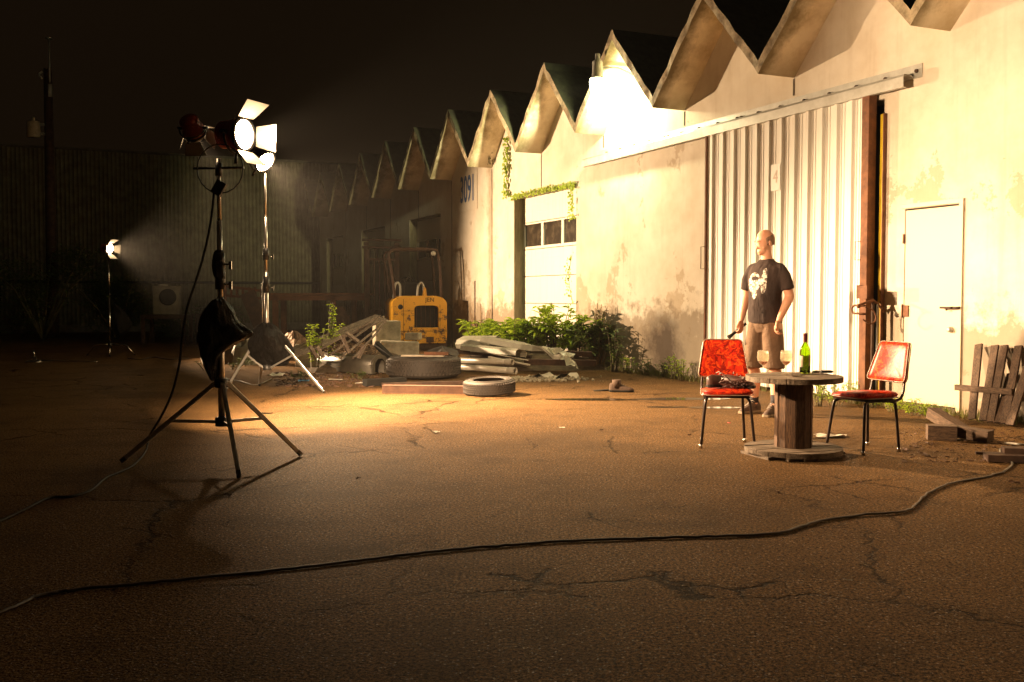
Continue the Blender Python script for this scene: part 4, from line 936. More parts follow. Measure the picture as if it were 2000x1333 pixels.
# black handled tool in his right hand
tl = MB(); c_ = wr + dh * .10; ax = Vector((-.35, -.55, -.45)).normalized(); tl.tube([c_ - ax * .10 + pn_ * .028, c_ + pn_ * .028, c_ + ax * .08 + pn_ * .028, c_ + ax * .14 + pn_ * .028], [.013, .015, .015, .024], 12)
wm = man.matrix_basis.copy() if False else Matrix.Translation((2.52, 9.93, 0)) @ Matrix.Rotation(R(-44), 4, 'Z') @ Matrix.Diagonal((.96, .96, 1.02, 1))
o = tl.build('hand_torch', M['black']); o.matrix_world = wm; tag(o, 'short black handled tool held in the man\'s right hand', 'tool')
# ------------------------------------------------------------------ plants
def leafmat(name, c1, c2, tr=.25):
    t = NT(name); n = t.noise(6, 4, .6); col = t.mix(t.ramp(n, [(.35, 0.), (.65, 1.)]), c1, c2)
    tb = t.n('ShaderNodeBsdfTranslucent'); t.l(col, tb.inputs[0]); ms = t.n('ShaderNodeMixShader'); ms.inputs[0].default_value = tr
    t.l(t.b.outputs[0], ms.inputs[1]); t.l(tb.outputs[0], ms.inputs[2]); t.l(ms.outputs[0], t.t.nodes['Material Output'].inputs['Surface'])
    return t.set(col, .45, 0, .4)
M['leaf'] = leafmat('leaf_green', (0.42, 0.56, 0.035), (0.20, 0.30, 0.02), .4); M['leaf_lime'] = leafmat('leaf_lime', (0.48, 0.62, 0.05), (0.30, 0.42, 0.03), .4)
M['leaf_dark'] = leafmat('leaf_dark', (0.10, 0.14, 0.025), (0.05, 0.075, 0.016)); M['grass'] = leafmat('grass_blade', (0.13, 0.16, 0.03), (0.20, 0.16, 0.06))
M['dry'] = mat('dry_stem', (0.30, 0.19, 0.09), (0.20, 0.12, 0.06), 12, .8, 0, .1); M['stem'] = mat('stem', (0.13, 0.11, 0.04), (0.09, 0.07, 0.03), 12, .7, 0, .1)
def leaf(mb, p, d, up, L, w_, fold=.25, bend=.25):
    d = Vector(d).normalized(); sd_ = d.cross(Vector(up));
    if sd_.length < 1e-3: sd_ = d.cross(Vector((1, 0, .1)))
    sd_.normalize(); n = sd_.cross(d).normalized(); p = Vector(p)
    mid = [p, p + d * L * .35 + n * L * .03, p + d * L * .7 - n * L * bend * .35, p + d * L - n * L * bend]
    lw = [0, .5, .38, 0]; vs = [mid[0], mid[1], mid[2], mid[3], mid[1] + sd_ * w_ * .5 + n * w_ * fold, mid[2] + sd_ * w_ * .4 + n * w_ * fold, mid[1] - sd_ * w_ * .5 + n * w_ * fold, mid[2] - sd_ * w_ * .4 + n * w_ * fold]
    mb.add(vs, [(0, 4, 1), (1, 4, 5, 2), (2, 5, 3), (0, 1, 6), (1, 2, 7, 6), (2, 3, 7)], False)
def rdir(rd, up=.3):
    a = rd.uniform(0, 2 * math.pi); return Vector((math.cos(a), math.sin(a), rd.uniform(-.2, 1) * up + .05)).normalized()
def plant(name, label, cat, loc, n_stems, h, leafL, leafW, spread, seed, lm='leaf', per=9, group=None, dry=False, lean=(0, 0)):
    rd = random.Random(seed); o = thing(name, label, cat, loc, 0, group); S = MB(); L = MB()
    for i in range(n_stems):
        a = rd.uniform(0, 2 * math.pi); q = rd.uniform(.1, 1) * spread; hh = h * rd.uniform(.55, 1.1)
        b = Vector((math.cos(a), math.sin(a), 0)) * q * .35; t_ = Vector((math.cos(a) * q + lean[0] * hh, math.sin(a) * q + lean[1] * hh, hh)); m = (b + t_) / 2 + Vector((0, 0, hh * .12))
        pts = smooth_pts([b, m, t_], 5); S.tube(pts, [.006 * (1 - .7 * k / len(pts)) * (h / .5 + .4) for k in range(len(pts))], 5)
        for k in range(per):
            u = rd.uniform(.25, 1.0); p = pts[min(int(u * (len(pts) - 1)), len(pts) - 1)]; dd = rdir(rd, .8)
            leaf(L, p, dd, (rd.uniform(-.3, .3), rd.uniform(-.3, .3), 1), leafL * rd.uniform(.6, 1.15), leafW * rd.uniform(.7, 1.1), .2, rd.uniform(.1, .5))
    S.build('stems', M['dry'] if dry else M['stem'], o); L.build('leaves', M[lm], o); return o
def wpt(px, py, n=.0): s, z = W(px, py, n); return WW(s, n, z)
# big leaved pile in front of the first garage door
k = 0
for (px, Y, h, ns, lm, sd_) in ((935, 18.6, .50, 16, 'leaf', 1), (962, 17.3, .50, 26, 'leaf', 2), (1002, 16.9, .56, 30, 'leaf_lime', 3), (1045, 16.8, .56, 30, 'leaf', 4), (1085, 16.7, .82, 20, 'leaf_lime', 5), (1125, 16.4, .60, 24, 'leaf', 6), (1162, 16.1, .52, 18, 'leaf_dark', 7)):
    c = Vector(((px - 1000) / 1950 * Y, Y, 0.20)); k += 1
    lb = {1: 'dark low bush beside the yellow forklift', 2: 'broad leaved plant at the left end of the bush pile below the house number', 3: 'broad leaved plant behind the white metal duct, left half of the garage door', 4: 'dense broad leaved plant in front of the middle of the garage door', 5: 'tall lime green plant with arching leafy stems before the garage door', 6: 'leafy plant right of the garage door opening', 7: 'dark leaved plant at the right end of the bush pile'}[k]
    plant('leafy_plant', lb, 'plant', c, ns, h, .19, .080, .36, sd_, lm, 14, 'leafy plants before the garage door')
plant('tall_weed', 'tall dry weed clump leaning on the wall right of the garage door', 'weed', Vector(((1165 - 1000) / 1950 * 16.2, 16.2, 0)), 22, 1.0, .09, .02, .28, 31, 'grass', 6, None, True, (.15, .1))
plant('tall_weed', 'reddish dry weed standing between the forklift and the house number wall', 'weed', Vector(((938 - 1000) / 1950 * 19.4, 19.4, 0)), 14, .95, .05, .015, .22, 32, 'grass', 5, None, True)
plant('tall_weed', 'dark weed with drooping leaves against the stained wall', 'weed', Vector(((1200 - 1000) / 1950 * 15.6, 15.6, 0)), 12, .62, .12, .045, .18, 33, 'leaf_dark', 9, None)
# row of small weeds along the wall foot
rd = random.Random(44); GWD = 'small weeds growing along the wall foot'
names = ['by the shoulder of the bush pile', 'under the grey stain', 'left of the soot stain', 'inside the soot stain', 'right of the soot stain', 'beside the sliding door edge']
for i, px in enumerate((1222, 1252, 1282, 1312, 1338, 1362)):
    s_, _ = W(px, 700, 0); c = WW(s_, .16 + rd.uniform(0, .08))
    plant('weed', 'small green weed at the wall foot ' + names[i], 'weed', c, 9, rd.uniform(.24, .42), .055, .024, .17, 50 + i, ['leaf', 'leaf', 'leaf_dark', 'leaf_dark', 'leaf', 'leaf'][i], 12, GWD)
nm = ['just right of the spool drum', 'under the corrugated door edge', 'behind the right chair seat', 'below the rusty door post', 'at the bottom hinge of the white door', 'in front of the white door threshold', 'beside the leaning timber']
for i, (px, py) in enumerate(((1600, 800), (1632, 798), (1665, 795), (1705, 803), (1745, 812), (1785, 818), (1822, 826))):
    c = G(px, py - 6); plant('weed', 'leafy weed ' + nm[i], 'weed', c, 11, (.30, .24, .22, .18, .20, .14, .16)[i], .045, .020, .17, 70 + i, ('leaf', 'leaf', 'leaf_lime', 'leaf', 'leaf_lime', 'leaf', 'leaf')[i], 13, 'weeds along the door threshold')
# grass strip at the wall foot
gr = MB(); rd = random.Random(9)
for i in range(2600):
    s_ = rd.uniform(-1.2, 8.2); n_ = abs(rd.gauss(0, .12)) + .01; p = WW(s_, n_, 0); h = rd.uniform(.03, .13) * (1 if n_ < .2 else .5)
    if 1.1 < s_ < 4.2 and n_ < .12: continue
    a = rd.uniform(0, 6.28); d = Vector((math.cos(a), math.sin(a), 0)) * .006; t_ = p + Vector((rd.uniform(-.04, .04), rd.uniform(-.04, .04), h))
    gr.add([p - d, p + d, t_], [(0, 1, 2)])
o = gr.build('wall_foot_grass', M['grass']); tag(o, 'sparse grass blades along the foot of the warehouse wall', 'grass', kind='stuff')
# vines
def vine(label, pts, seed, n, L=.06, lm='leaf', r=.03, nn=.03):
    rd = random.Random(seed); o = thing('hanging_vine', label, 'vine', WW(pts[0][0], nn, pts[0][1]), 0, 'vines on the warehouse wall'); base = WW(pts[0][0], nn, pts[0][1])
    P = [WW(s, nn, z) - base for s, z in pts]; S = MB(); S.tube(smooth_pts(P, 6), .005, 5); S.build('stem', M['stem'], o); Lm = MB(); SP = smooth_pts(P, 24)
    for i in range(n):
        p = rd.choice(SP) + WD * rd.gauss(0, r) + Vector((0, 0, rd.uniform(-.05, .05))) + WN * rd.uniform(0, .04)
        leaf(Lm, p, WN * .3 + WD * rd.uniform(-1, 1) + Vector((0, 0, rd.uniform(-1, .3))), WN, L * rd.uniform(.6, 1.1), L * .8, .1, .2)
    Lm.build('leaves', M[lm], o)
a = W(995, 270); b = W(992, 385); vine('long leafy vine hanging left of the garage door', [a, ((a[0] + b[0]) / 2, (a[1] + b[1]) / 2), b], 1, 150, .075, 'leaf', .05)
a = W(1004, 386); m = W(1062, 372); b = W(1126, 360); vine('yellow green creeper along the top edge of the garage door', [a, m, b], 2, 420, .05, 'leaf_lime', .04, .02)
a = W(1121, 362); b = W(1121, 425); vine('leafy creeper hanging at the upper right corner of the garage door', [a, b], 3, 110, .055, 'leaf_lime', .05, .02)
a = W(1119, 498); m = W(1113, 545); b = W(1120, 590); vine('loose creeper strand beside the lower right of the garage door', [a, m, b], 4, 70, .05, 'leaf_lime', .06, .02)
s_, z_ = W(965, 322); plant('wall_plant', 'small dark bush sprouting from the wall under the zigzag roof', 'plant', WW(s_, .05, z_), 8, .42, .15, .07, .28, 88, 'leaf_dark', 10)
s_, z_ = W(1282, 206, .5); 
# dark bushes on the left edge
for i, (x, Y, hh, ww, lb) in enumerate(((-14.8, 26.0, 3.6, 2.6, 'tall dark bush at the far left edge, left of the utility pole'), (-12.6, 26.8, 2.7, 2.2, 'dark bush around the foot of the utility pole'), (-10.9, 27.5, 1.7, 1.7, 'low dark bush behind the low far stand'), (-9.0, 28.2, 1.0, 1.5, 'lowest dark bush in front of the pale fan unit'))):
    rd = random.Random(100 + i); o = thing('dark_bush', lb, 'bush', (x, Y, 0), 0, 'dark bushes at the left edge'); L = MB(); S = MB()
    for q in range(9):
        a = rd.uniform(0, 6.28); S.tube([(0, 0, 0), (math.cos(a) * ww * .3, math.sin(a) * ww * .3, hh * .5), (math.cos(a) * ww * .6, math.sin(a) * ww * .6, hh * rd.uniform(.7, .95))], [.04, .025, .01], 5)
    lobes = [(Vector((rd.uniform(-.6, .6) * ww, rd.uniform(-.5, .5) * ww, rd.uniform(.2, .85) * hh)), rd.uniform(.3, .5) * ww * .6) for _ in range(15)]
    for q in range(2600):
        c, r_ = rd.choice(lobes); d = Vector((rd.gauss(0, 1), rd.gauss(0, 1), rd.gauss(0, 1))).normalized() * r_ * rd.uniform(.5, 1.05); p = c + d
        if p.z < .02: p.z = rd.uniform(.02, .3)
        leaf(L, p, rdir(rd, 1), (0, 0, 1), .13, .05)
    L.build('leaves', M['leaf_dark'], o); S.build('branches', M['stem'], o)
# weeds at the debris foot
for i, (px, py, h, lb) in enumerate(((405, 722, .16, 'left of the near stand pole'), (455, 722, .14, 'between the two tall stands'), (480, 716, .2, 'beside the grey tarp'), (585, 742, .14, 'below the big dark pipe'), (700, 742, .14, 'before the mouth of the big dark pipe'), (915, 722, .2, 'behind the small tyre'), (890, 700, .3, 'right of the forklift foot'))):
    plant('weed', 'small dim weed ' + lb, 'weed', G(px, py), 8, h, .05, .022, .2, 120 + i, 'leaf_dark', 9, 'small weeds around the junk pile')
c = G(610, 712); plant('shrub', 'bright lime green shrub at the left end of the junk pile', 'shrub', Vector((-3.05, 15.4, .08)), 16, .62, .07, .045, .30, 140, 'leaf_lime', 22)
plant('shrub', 'tall thin lime green shoot rising above the junk pile', 'shrub', Vector((-2.85, 15.6, .2)), 7, .85, .07, .045, .16, 141, 'leaf_lime', 22, lean=(.12, 0))

# ------------------------------------------------------------------ tyres
M['rubber'] = mat('tyre_rubber', (0.026, 0.020, 0.016), (0.045, 0.034, 0.026), 9, .7, 0, .35)
def tyre(name, label, loc, Ro, Ri, Wd, tread=True, tilt=(0, 0, 0), group='old tyres on the asphalt'):
    o = thing(name, label, 'tyre', loc, 0, group); o.rotation_euler = [R(a) for a in tilt]
    h = Wd; mb = MB(); prof = [(Ri, .04 * h), (Ri + .02, .0), (Ri + (Ro - Ri) * .5, -.0 + .0), (Ro * .93, .03 * h), (Ro * .985, .12 * h), (Ro, .3 * h), (Ro, .7 * h), (Ro * .985, .88 * h), (Ro * .93, .97 * h), (Ri + (Ro - Ri) * .5, h), (Ri + .02, h), (Ri, .96 * h), (Ri + .012, .93 * h), (Ri + (Ro - Ri) * .75, .80 * h), (Ro * .93, .5 * h), (Ri + (Ro - Ri) * .75, .20 * h), (Ri + .012, .07 * h)]
    mb.lathe(prof, seg=64, close=True); to = mb.build('carcass', M['rubber'], o)
    tr = MB(); n = 60
    for i in range(n):
        a = 2 * math.pi * i / n
        for r_ in range(5):
            z = h * (.20 + .15 * r_); aa = a + (r_ % 2) * math.pi / n; c = (Ro * 1.004 * math.cos(aa), Ro * 1.004 * math.sin(aa), z)
            tr.box(c, (.016, 2 * math.pi * Ro / n * .66, h * .105), Matrix.Rotation(aa, 3, 'Z') @ Matrix.Rotation(R(18 if r_ % 2 else -18), 3, 'X'))
    tro = tr.build('tread', M['rubber'], o)
    for rr in (.35, .7):
        g_ = MB(); g_.tube([((Ri + (Ro - Ri) * rr) * math.cos(a), (Ri + (Ro - Ri) * rr) * math.sin(a), h * 1.0) for a in [i * 2 * math.pi / 48 for i in range(48)]], .004, 5, closed=True); g_.build('sidewall_ring', M['rubber'], o)
    return o
tt = G(821, 744); tyre('truck_tyre', 'large truck tyre lying flat in front of the yellow forklift', (tt.x, tt.y + .53, .02), .53, .30, .29)
ts = G(955, 776); tyre('car_tyre', 'small car tyre lying on the asphalt in front of the junk', (ts.x, ts.y + .30, .015), .305, .185, .17, tilt=(3, -2, 0))
# planks on the truck tyre
pb = tt + Vector((.08, .45, .33))
mb = MB(); mb.box((0, 0, 0), (.62, .11, .022)); solo(mb, 'plank', mat('white_board', (0.55, 0.48, 0.38), (0.4, 0.33, 0.25), 8, .7), 'pale short plank lying across the truck tyre', 'plank', tt + Vector((.0, .40, .325)), (0, 0, R(-4)), bevel=.002)
mb = MB(); mb.box((0, 0, 0), (.34, .10, .045)); solo(mb, 'brick_red_plank', M['rust_steel'], 'short reddish brown block on the right side of the truck tyre', 'block', tt + Vector((.20, .36, .36)), (0, 0, R(-6)), bevel=.003)
mb = MB(); mb.add([(math.cos(a) * r_ * .25, math.sin(a) * r_ * .17, .05 * math.sin(a * 3) + .07 * (1 - r_)) for r_ in (0.01, .5, 1) for a in [i * .5236 for i in range(12)]], [(i * 12 + j, i * 12 + (j + 1) % 12, (i + 1) * 12 + (j + 1) % 12, (i + 1) * 12 + j) for i in range(2) for j in range(12)], True)
solo(mb, 'rubber_flap', M['rubber'], 'torn rubber flap draped on the back of the truck tyre', 'rubber piece', tt + Vector((.25, .80, .33)), (0, 0, 0))
M['rust_brown'] = mat('rust_brown', (0.10, 0.045, 0.024), (0.06, 0.028, 0.016), 8, .8, .1, .4)
# ------------------------------------------------------------------ beams, frames
def beam(name, label, a, b, w_, h_, m='dark_rust', cat='beam', group=None, chan=False, bevel=.003):
    a = Vector(a); b = Vector(b); c = (a + b) / 2; mb = MB()
    if chan:
        d = (b - a).normalized(); L = (b - a).length
        mb.bar(a - c, b - c, w_, .008); mb.bar(a - c + Vector((0, 0, h_)), b - c + Vector((0, 0, h_)), w_, .008); sd_ = d.cross(Vector((0, 0, 1))).normalized()
        mb.bar(a - c + Vector((0, 0, h_ / 2)) + sd_ * w_ * .4, b - c + Vector((0, 0, h_ / 2)) + sd_ * w_ * .4, .008, h_ - .009)
    else: mb.bar(a - c, b - c, w_, h_)
    return solo(mb, name, M[m], label, cat, c, bevel=bevel, group=group)
a = G(747, 769); b = G(910, 771); beam('steel_beam', 'rusty steel channel beam on the asphalt in front of the truck tyre', a + Vector((0, .06, .005)), b + Vector((0, .06, .005)), .12, .09, chan=True, m='rust_brown')
beam('steel_beam', 'dark flat beam behind the rusty channel, under the truck tyre', G(745, 752, .03), G(905, 748, .03), .10, .05, m='dark_rust')
beam('steel_beam', 'dark beam below the mouth of the big pipe', G(712, 748, .05), G(790, 744, .05), .14, .09, m='black')
a = G(1035, 735); 
beam('steel_beam', 'rusty steel beam running right under the crumpled sheet', (.18, 15.15, .18), (1.28, 15.2, .16), .10, .09, m='dark_rust'); beam('steel_beam', 'upper rusty beam beside the weeds at the right of the junk', (.55, 15.6, .30), (1.25, 15.55, .27), .10, .08, m='dark_rust')
beam('steel_beam', 'long dark beam lying under the white duct', (-1.1, 16.3, .30), (.3, 15.9, .20), .10, .08, m='dark_rust')
# ------------------------------------------------------------------ big pipe with flange
pa = Vector((-3.1, 15.9, .02)); pbv = Vector((-1.98, 14.95, .02)); 
o = thing('culvert_pipe', 'big dark half round pipe with a flanged mouth at the front of the junk pile', 'pipe', pbv); d = (pa - pbv); L = d.length; d.normalize(); sdv = d.cross(Vector((0, 0, 1))).normalized()
def arch(r_in, r_out, wall_h, x0, x1, name, m):
    mb = MB(); pts = []
    n = 14
    outer = [(-r_out, 0)] + [(-r_out * math.cos(a), wall_h + r_out * math.sin(a)) for a in [i * math.pi / n for i in range(n + 1)]] + [(r_out, 0)]
    inner = [(-r_in, 0)] + [(-r_in * math.cos(a), wall_h + r_in * math.sin(a)) for a in [i * math.pi / n for i in range(n + 1)]] + [(r_in, 0)]
    f = lambda p, t: sdv * p[0] + Vector((0, 0, p[1])) + d * t
    for i in range(len(outer) - 1):
        mb.add([f(outer[i], x0), f(outer[i + 1], x0), f(outer[i + 1], x1), f(outer[i], x1)], [(0, 1, 2, 3)], True); mb.add([f(inner[i], x0), f(inner[i + 1], x0), f(inner[i + 1], x1), f(inner[i], x1)], [(0, 1, 2, 3)], True)
        for x in (x0, x1): mb.add([f(outer[i], x), f(outer[i + 1], x), f(inner[i + 1], x), f(inner[i], x)], [(0, 1, 2, 3)])
    mb.build(name, M[m], o)
M['pipe_dark'] = mat('pipe_dark', (0.10, 0.085, 0.062), (0.065, 0.055, 0.042), 6, .38, .2, .1)
arch(.135, .150, .12, 0.02, L, 'barrel', 'pipe_dark'); arch(.105, .165, .12, -.01, .02, 'flange', 'pipe_dark')
# ------------------------------------------------------------------ PVC pipes
M['pvc'] = mat('pvc', (0.42, 0.38, 0.31), (0.30, 0.26, 0.20), 4, .4, 0, .08)
def pvc(label, mouth, back, r):
    m = Vector(mouth); mb = MB(); dd = Vector(back) - m; ax = dd.normalized(); Ln = dd.length
    mb.lathe([(r, 0), (r, Ln), (r * .88, Ln), (r * .88, 0)], (0, 0, 0), ax, 22, close=True); mb.lathe([(r * 1.12, 0), (r * 1.12, .12), (r, .14)], (0, 0, 0), ax, 22)
    return solo(mb, 'pvc_pipe', M['pvc'], label, 'pipe', m, group='grey plastic pipes in the junk')
pvc('upper grey plastic pipe with its open mouth to the right', (.01, 14.6, .215), (-.78, 15.2, .20), .042); pvc('lower grey plastic pipe with its open mouth just behind the small tyre', (.05, 14.15, .115), (-.75, 14.9, .12), .044)
beam('flat_bar', 'white flat bar with screw holes beside the plastic pipes', (-.35, 14.9, .27), (.26, 14.6, .17), .05, .02, m='pvc', cat='bar'); beam('flat_bar', 'thin white strip lying on top of the plastic pipes', (-.30, 15.1, .31), (.24, 14.9, .22), .05, .012, m='pvc', cat='bar')
# ------------------------------------------------------------------ white ducts
M['duct'] = mat('duct_white', (0.46, 0.44, 0.36), (0.30, 0.28, 0.21), 4, .45, .1, .1)
def duct(name, label, a, b, w_, h_, cat='duct', open_end=True, crumple_=0.0, seed=0, tilt=0):
    a = Vector(a); b = Vector(b); d = (b - a); L = d.length; d.normalize(); sd_ = d.cross(Vector((0, 0, 1))).normalized(); up = sd_.cross(d).normalized(); rt = Matrix.Rotation(R(tilt), 3, d); sd_ = rt @ sd_; up = rt @ up
    rd = random.Random(seed); mb = MB(); n = 8; prof = [(-w_ / 2, 0), (-w_ / 2, h_ * .65), (-w_ * .3, h_), (w_ * .3, h_), (w_ / 2, h_ * .65), (w_ / 2, 0)]
    rings = []
    for i in range(n + 1):
        t_ = i / n; k = crumple_ * max(0, (t_ - .55) / .45)
        rings.append([d * L * t_ + sd_ * (x * (1 + rd.uniform(-1, 1) * k * 1.2)) + up * (z * (1 - .5 * k) + rd.uniform(-1, 1) * k * h_ * .9) for x, z in prof])
    m = len(prof); mb.add([p for r_ in rings for p in r_], [(i * m + j, i * m + j + 1, (i + 1) * m + j + 1, (i + 1) * m + j) for i in range(n) for j in range(m - 1)])
    ob = solo(mb, name, M['duct'], label, cat, a); so2 = ob.modifiers.new('solid', 'SOLIDIFY'); so2.thickness = .006; return ob
duct('metal_duct', 'long white folded metal duct crumpled at its right end', (-.45, 16.2, .40), (.85, 15.3, .22), .28, .13, crumple_=1.0, seed=5, tilt=-14)
duct('metal_duct', 'lower white metal duct with a dark open mouth', (-.75, 16.0, .30), (.13, 15.0, .27), .22, .11, seed=3, tilt=-10); duct('metal_duct', 'short white metal duct end sticking out left of the leafy plants', (-.82, 16.6, .34), (-.25, 16.1, .36), .3, .16, seed=7, tilt=20)
mb = MB(); rd = random.Random(3); nx, ny = 8, 5
mb.add([(i * .06, j * .06, rd.uniform(-.04, .05) - abs(j - 2) * .02 - i * .018) for i in range(nx) for j in range(ny)], [(i * ny + j, i * ny + j + 1, (i + 1) * ny + j + 1, (i + 1) * ny + j) for i in range(nx - 1) for j in range(ny - 1)])
ob = solo(mb, 'crumpled_sheet', M['duct'], 'crumpled greenish white metal sheet hanging over the rusty beam', 'metal sheet', (.62, 15.05, .40), (0, R(22), R(-25)))
mb = MB(); rd = random.Random(6)
mb.add([(i * .10, j * .09, .05 * math.sin(i * 1.7) * math.cos(j) + rd.uniform(0, .02) + .02) for i in range(8) for j in range(5)], [(i * 5 + j, i * 5 + j + 1, (i + 1) * 5 + j + 1, (i + 1) * 5 + j) for i in range(7) for j in range(4)], True)
solo(mb, 'crumpled_cloth', M['pvc'], 'dirty pale cloth spread on the ground under the rusty beams', 'cloth', (.28, 14.0, .01), (0, 0, R(8)))
# rubble
rd = random.Random(12); M['concrete'] = mat('concrete', (0.32, 0.28, 0.20), (0.17, 0.15, 0.10), 7, .9, 0, .5); 
mb = MB()
for i in range(330):
    x = rd.gauss(.25, .38); y = rd.gauss(14.0, .16); s_ = rd.uniform(.008, .036)
    mb.ball((x, y, s_ * .5), (s_ * rd.uniform(.7, 1.2), s_ * rd.uniform(.7, 1.2), s_ * .7), (rd.uniform(0, 180),) * 3, 5, 4)
for f in range(len(mb.sm)): mb.sm[f] = False
o = mb.build('rubble', M['concrete']); tag(o, 'pale broken rubble between the small tyre and the cloth', 'rubble', kind='stuff')
# concrete blocks
def block(label, a, size, rz, tilt=0, m='concrete'):
    mb = MB(); mb.box((0, 0, 0), size); return solo(mb, 'concrete_block', M[m], label, 'block', a, (0, R(tilt), R(rz)), bevel=.02, group='concrete blocks beside the forklift')
block('upright pale concrete block leaning beside the boards, left of the forklift', (-2.10, 16.7, .56), (.42, .34, .42), 18); block('lower weathered concrete block behind the truck tyre', (-1.83, 16.2, .27), (.62, .40, .36), 8, 2)
block('small grey stone beside the upright concrete block', (-1.62, 16.4, .52), (.24, .2, .12), -12); block('dim concrete slab at the bottom of the stack left of the truck tyre', (-2.15, 16.2, .14), (.5, .4, .26), -10)
# boards leaning up to the right
def plank_at(name, label, a, b, w_, th, m='grey_wood', cat='board', group='old boards heaped in the junk pile', up=(0, -.55, .8)):
    a = Vector(a); b = Vector(b); c = (a + b) / 2; L = (b - a).length; d = (b - a).normalized(); u = Vector(up); sx_ = d.cross(u).normalized(); z = sx_.cross(d)
    mb = MB(); rd = random.Random(int(L * 9999)); n = 6
    for q in range(n): pass
    mb.box((0, 0, 0), (L, w_, th)); o = solo(mb, name, M[m], label, cat, c, bevel=.002, group=group); o.rotation_mode = 'QUATERNION'; o.rotation_quaternion = Matrix((d, sx_ * -1, z)).transposed().to_quaternion(); return o
plank_at('board', 'widest ribbed board leaning up to the right in the junk pile', D(565, 690, 15.3), D(742, 620, 16.4), .20, .02)
plank_at('board', 'second wide board just below the top one in the junk pile', D(575, 695, 15.1), D(752, 622, 16.2), .12, .015)
GB = 'thin sticks leaning in the junk pile'
for i, (x0, y0, x1, y1, lb) in enumerate(((622, 685, 742, 617, 'highest thin stick leaning in the junk pile'), (640, 697, 750, 618, 'thin stick crossing the leaning boards'), (665, 700, 754, 628, 'thin stick ending at the upright concrete block'), (690, 700, 746, 640, 'short stick in front of the concrete block'))):
    plank_at('stick', lb, D(x0, y0, 15.0), D(x1, y1, 16.0), .03, .018, 'grey_wood', 'stick', GB)
for i, (x0, y0, x1, y1, lb) in enumerate(((668, 655, 682, 690, 'broken upright stub left in the middle of the twigs'), (676, 650, 700, 668, 'short slanting stub near the top of the twigs'), (605, 676, 620, 700, 'pale stub at the foot of the lime shrub'), (620, 678, 632, 700, 'second pale stub beside the lime shrub'), (712, 675, 700, 700, 'pale stub before the concrete block'))):
    plank_at('stub', lb, D(x0, y0, 15.0), D(x1, y1, 15.0), .05, .04, 'grey_wood', 'stick', 'pale broken stubs in the junk pile')
beam('timber', 'dark timber slanting down beside the concrete blocks', D(735, 672, 15.4), D(768, 705, 15.0), .07, .09, 'black', 'timber')
# heap of twigs and dirt
mb = MB(); rd = random.Random(15); 
for i in range(420):
    p = Vector((rd.gauss(-2.45, .28), rd.gauss(15.7, .2), rd.uniform(.05, .42))); d = rdir(rd, 1.0) * rd.uniform(.05, .16); mb.tube([p, p + d * .5 + Vector((0, 0, .01)), p + d], [.004, .003, .002], 4)
o = mb.build('twig_heap', M['dry']); tag(o, 'tangle of dry twigs under the leaning boards', 'twigs', kind='stuff')
def mound(name, label, cat, c, rx, ry, h, seed, m, n=20, kind=None):
    rd = random.Random(seed); mb = MB(); vs = []; rr = 7
    for i in range(rr + 1):
        t_ = i / rr
        for j in range(n):
            a = 2 * math.pi * j / n; k = (1 - t_) * (1 + .2 * math.sin(a * 3 + seed) + rd.uniform(-.07, .07)); vs.append((rx * k * math.cos(a), ry * k * math.sin(a), -.02 + h * (1 - (1 - t_) ** 2) * (1 + rd.uniform(-.15, .15) * (t_ > 0))))
    fs = [(i * n + j, i * n + (j + 1) % n, (i + 1) * n + (j + 1) % n, (i + 1) * n + j) for i in range(rr) for j in range(n)]
    mb.add(vs, fs, False); ob = solo(mb, name, m, label, cat, c); 
    if kind: ob['kind'] = kind
    return ob
M['dirt'] = mat('dirt', (0.12, 0.085, 0.05), (0.06, 0.04, 0.025), 9, .95, 0, .8, bd=.02); M['tarp'] = mat('tarp_grey', (0.34, 0.30, 0.23), (0.22, 0.19, 0.14), 4, .6, 0, .5, bd=.03)
mound('soil', 'dark heap of soil under the leaning boards', 'soil', (-2.4, 15.9, 0), .95, .55, .34, 2, M['dirt'], kind='structure'); mound('soil', 'low dark soil under the white ducts and plants', 'soil', (.15, 16.6, 0), 1.5, 1.0, .30, 3, M['dirt'], kind='structure')
mound('tarp_bundle', 'grey tarpaulin bundle behind the middle light stand', 'tarp', (-4.75, 17.6, 0), .62, .45, .58, 5, M['tarp'], 26); mound('tarp_bundle', 'brown tarpaulin bundle right of the middle stand pole', 'tarp', (-4.05, 18.6, 0), .45, .4, .50, 6, mat('tarp_brown', (0.20, 0.12, 0.065), (0.13, 0.075, 0.04), 4, .7, 0, .5), 22)
mb = MB(); mb.box((0, 0, .19), (.36, .05, .38), (8, 0, 5)); solo(mb, 'plastic_sheet', M['duct'], 'dim whitish panel standing behind the lime shrub', 'panel', (-3.42, 16.6, .0), bevel=.01)
# ------------------------------------------------------------------ boot, sole
shoe('work_boot', 'worn brown leather boot standing on the asphalt near the wall', tuple(G(1216, 768) + Vector((0, .12, 0))), R(80), M['boot'], h=.09, L=.30, boot=.10)
mb = MB(); mb.poly([(-.15, -.04, 0), (-.05, -.05, 0), (.05, -.035, 0), (.15, -.04, 0), (.16, .03, 0), (.05, .035, 0), (-.05, .05, 0), (-.15, .04, 0)], (0, 0, .012)); solo(mb, 'shoe_sole', M['black'], 'loose dark shoe sole lying left of the boot', 'shoe sole', G(1183, 763, .005), (0, R(-4), R(5)), bevel=.004)
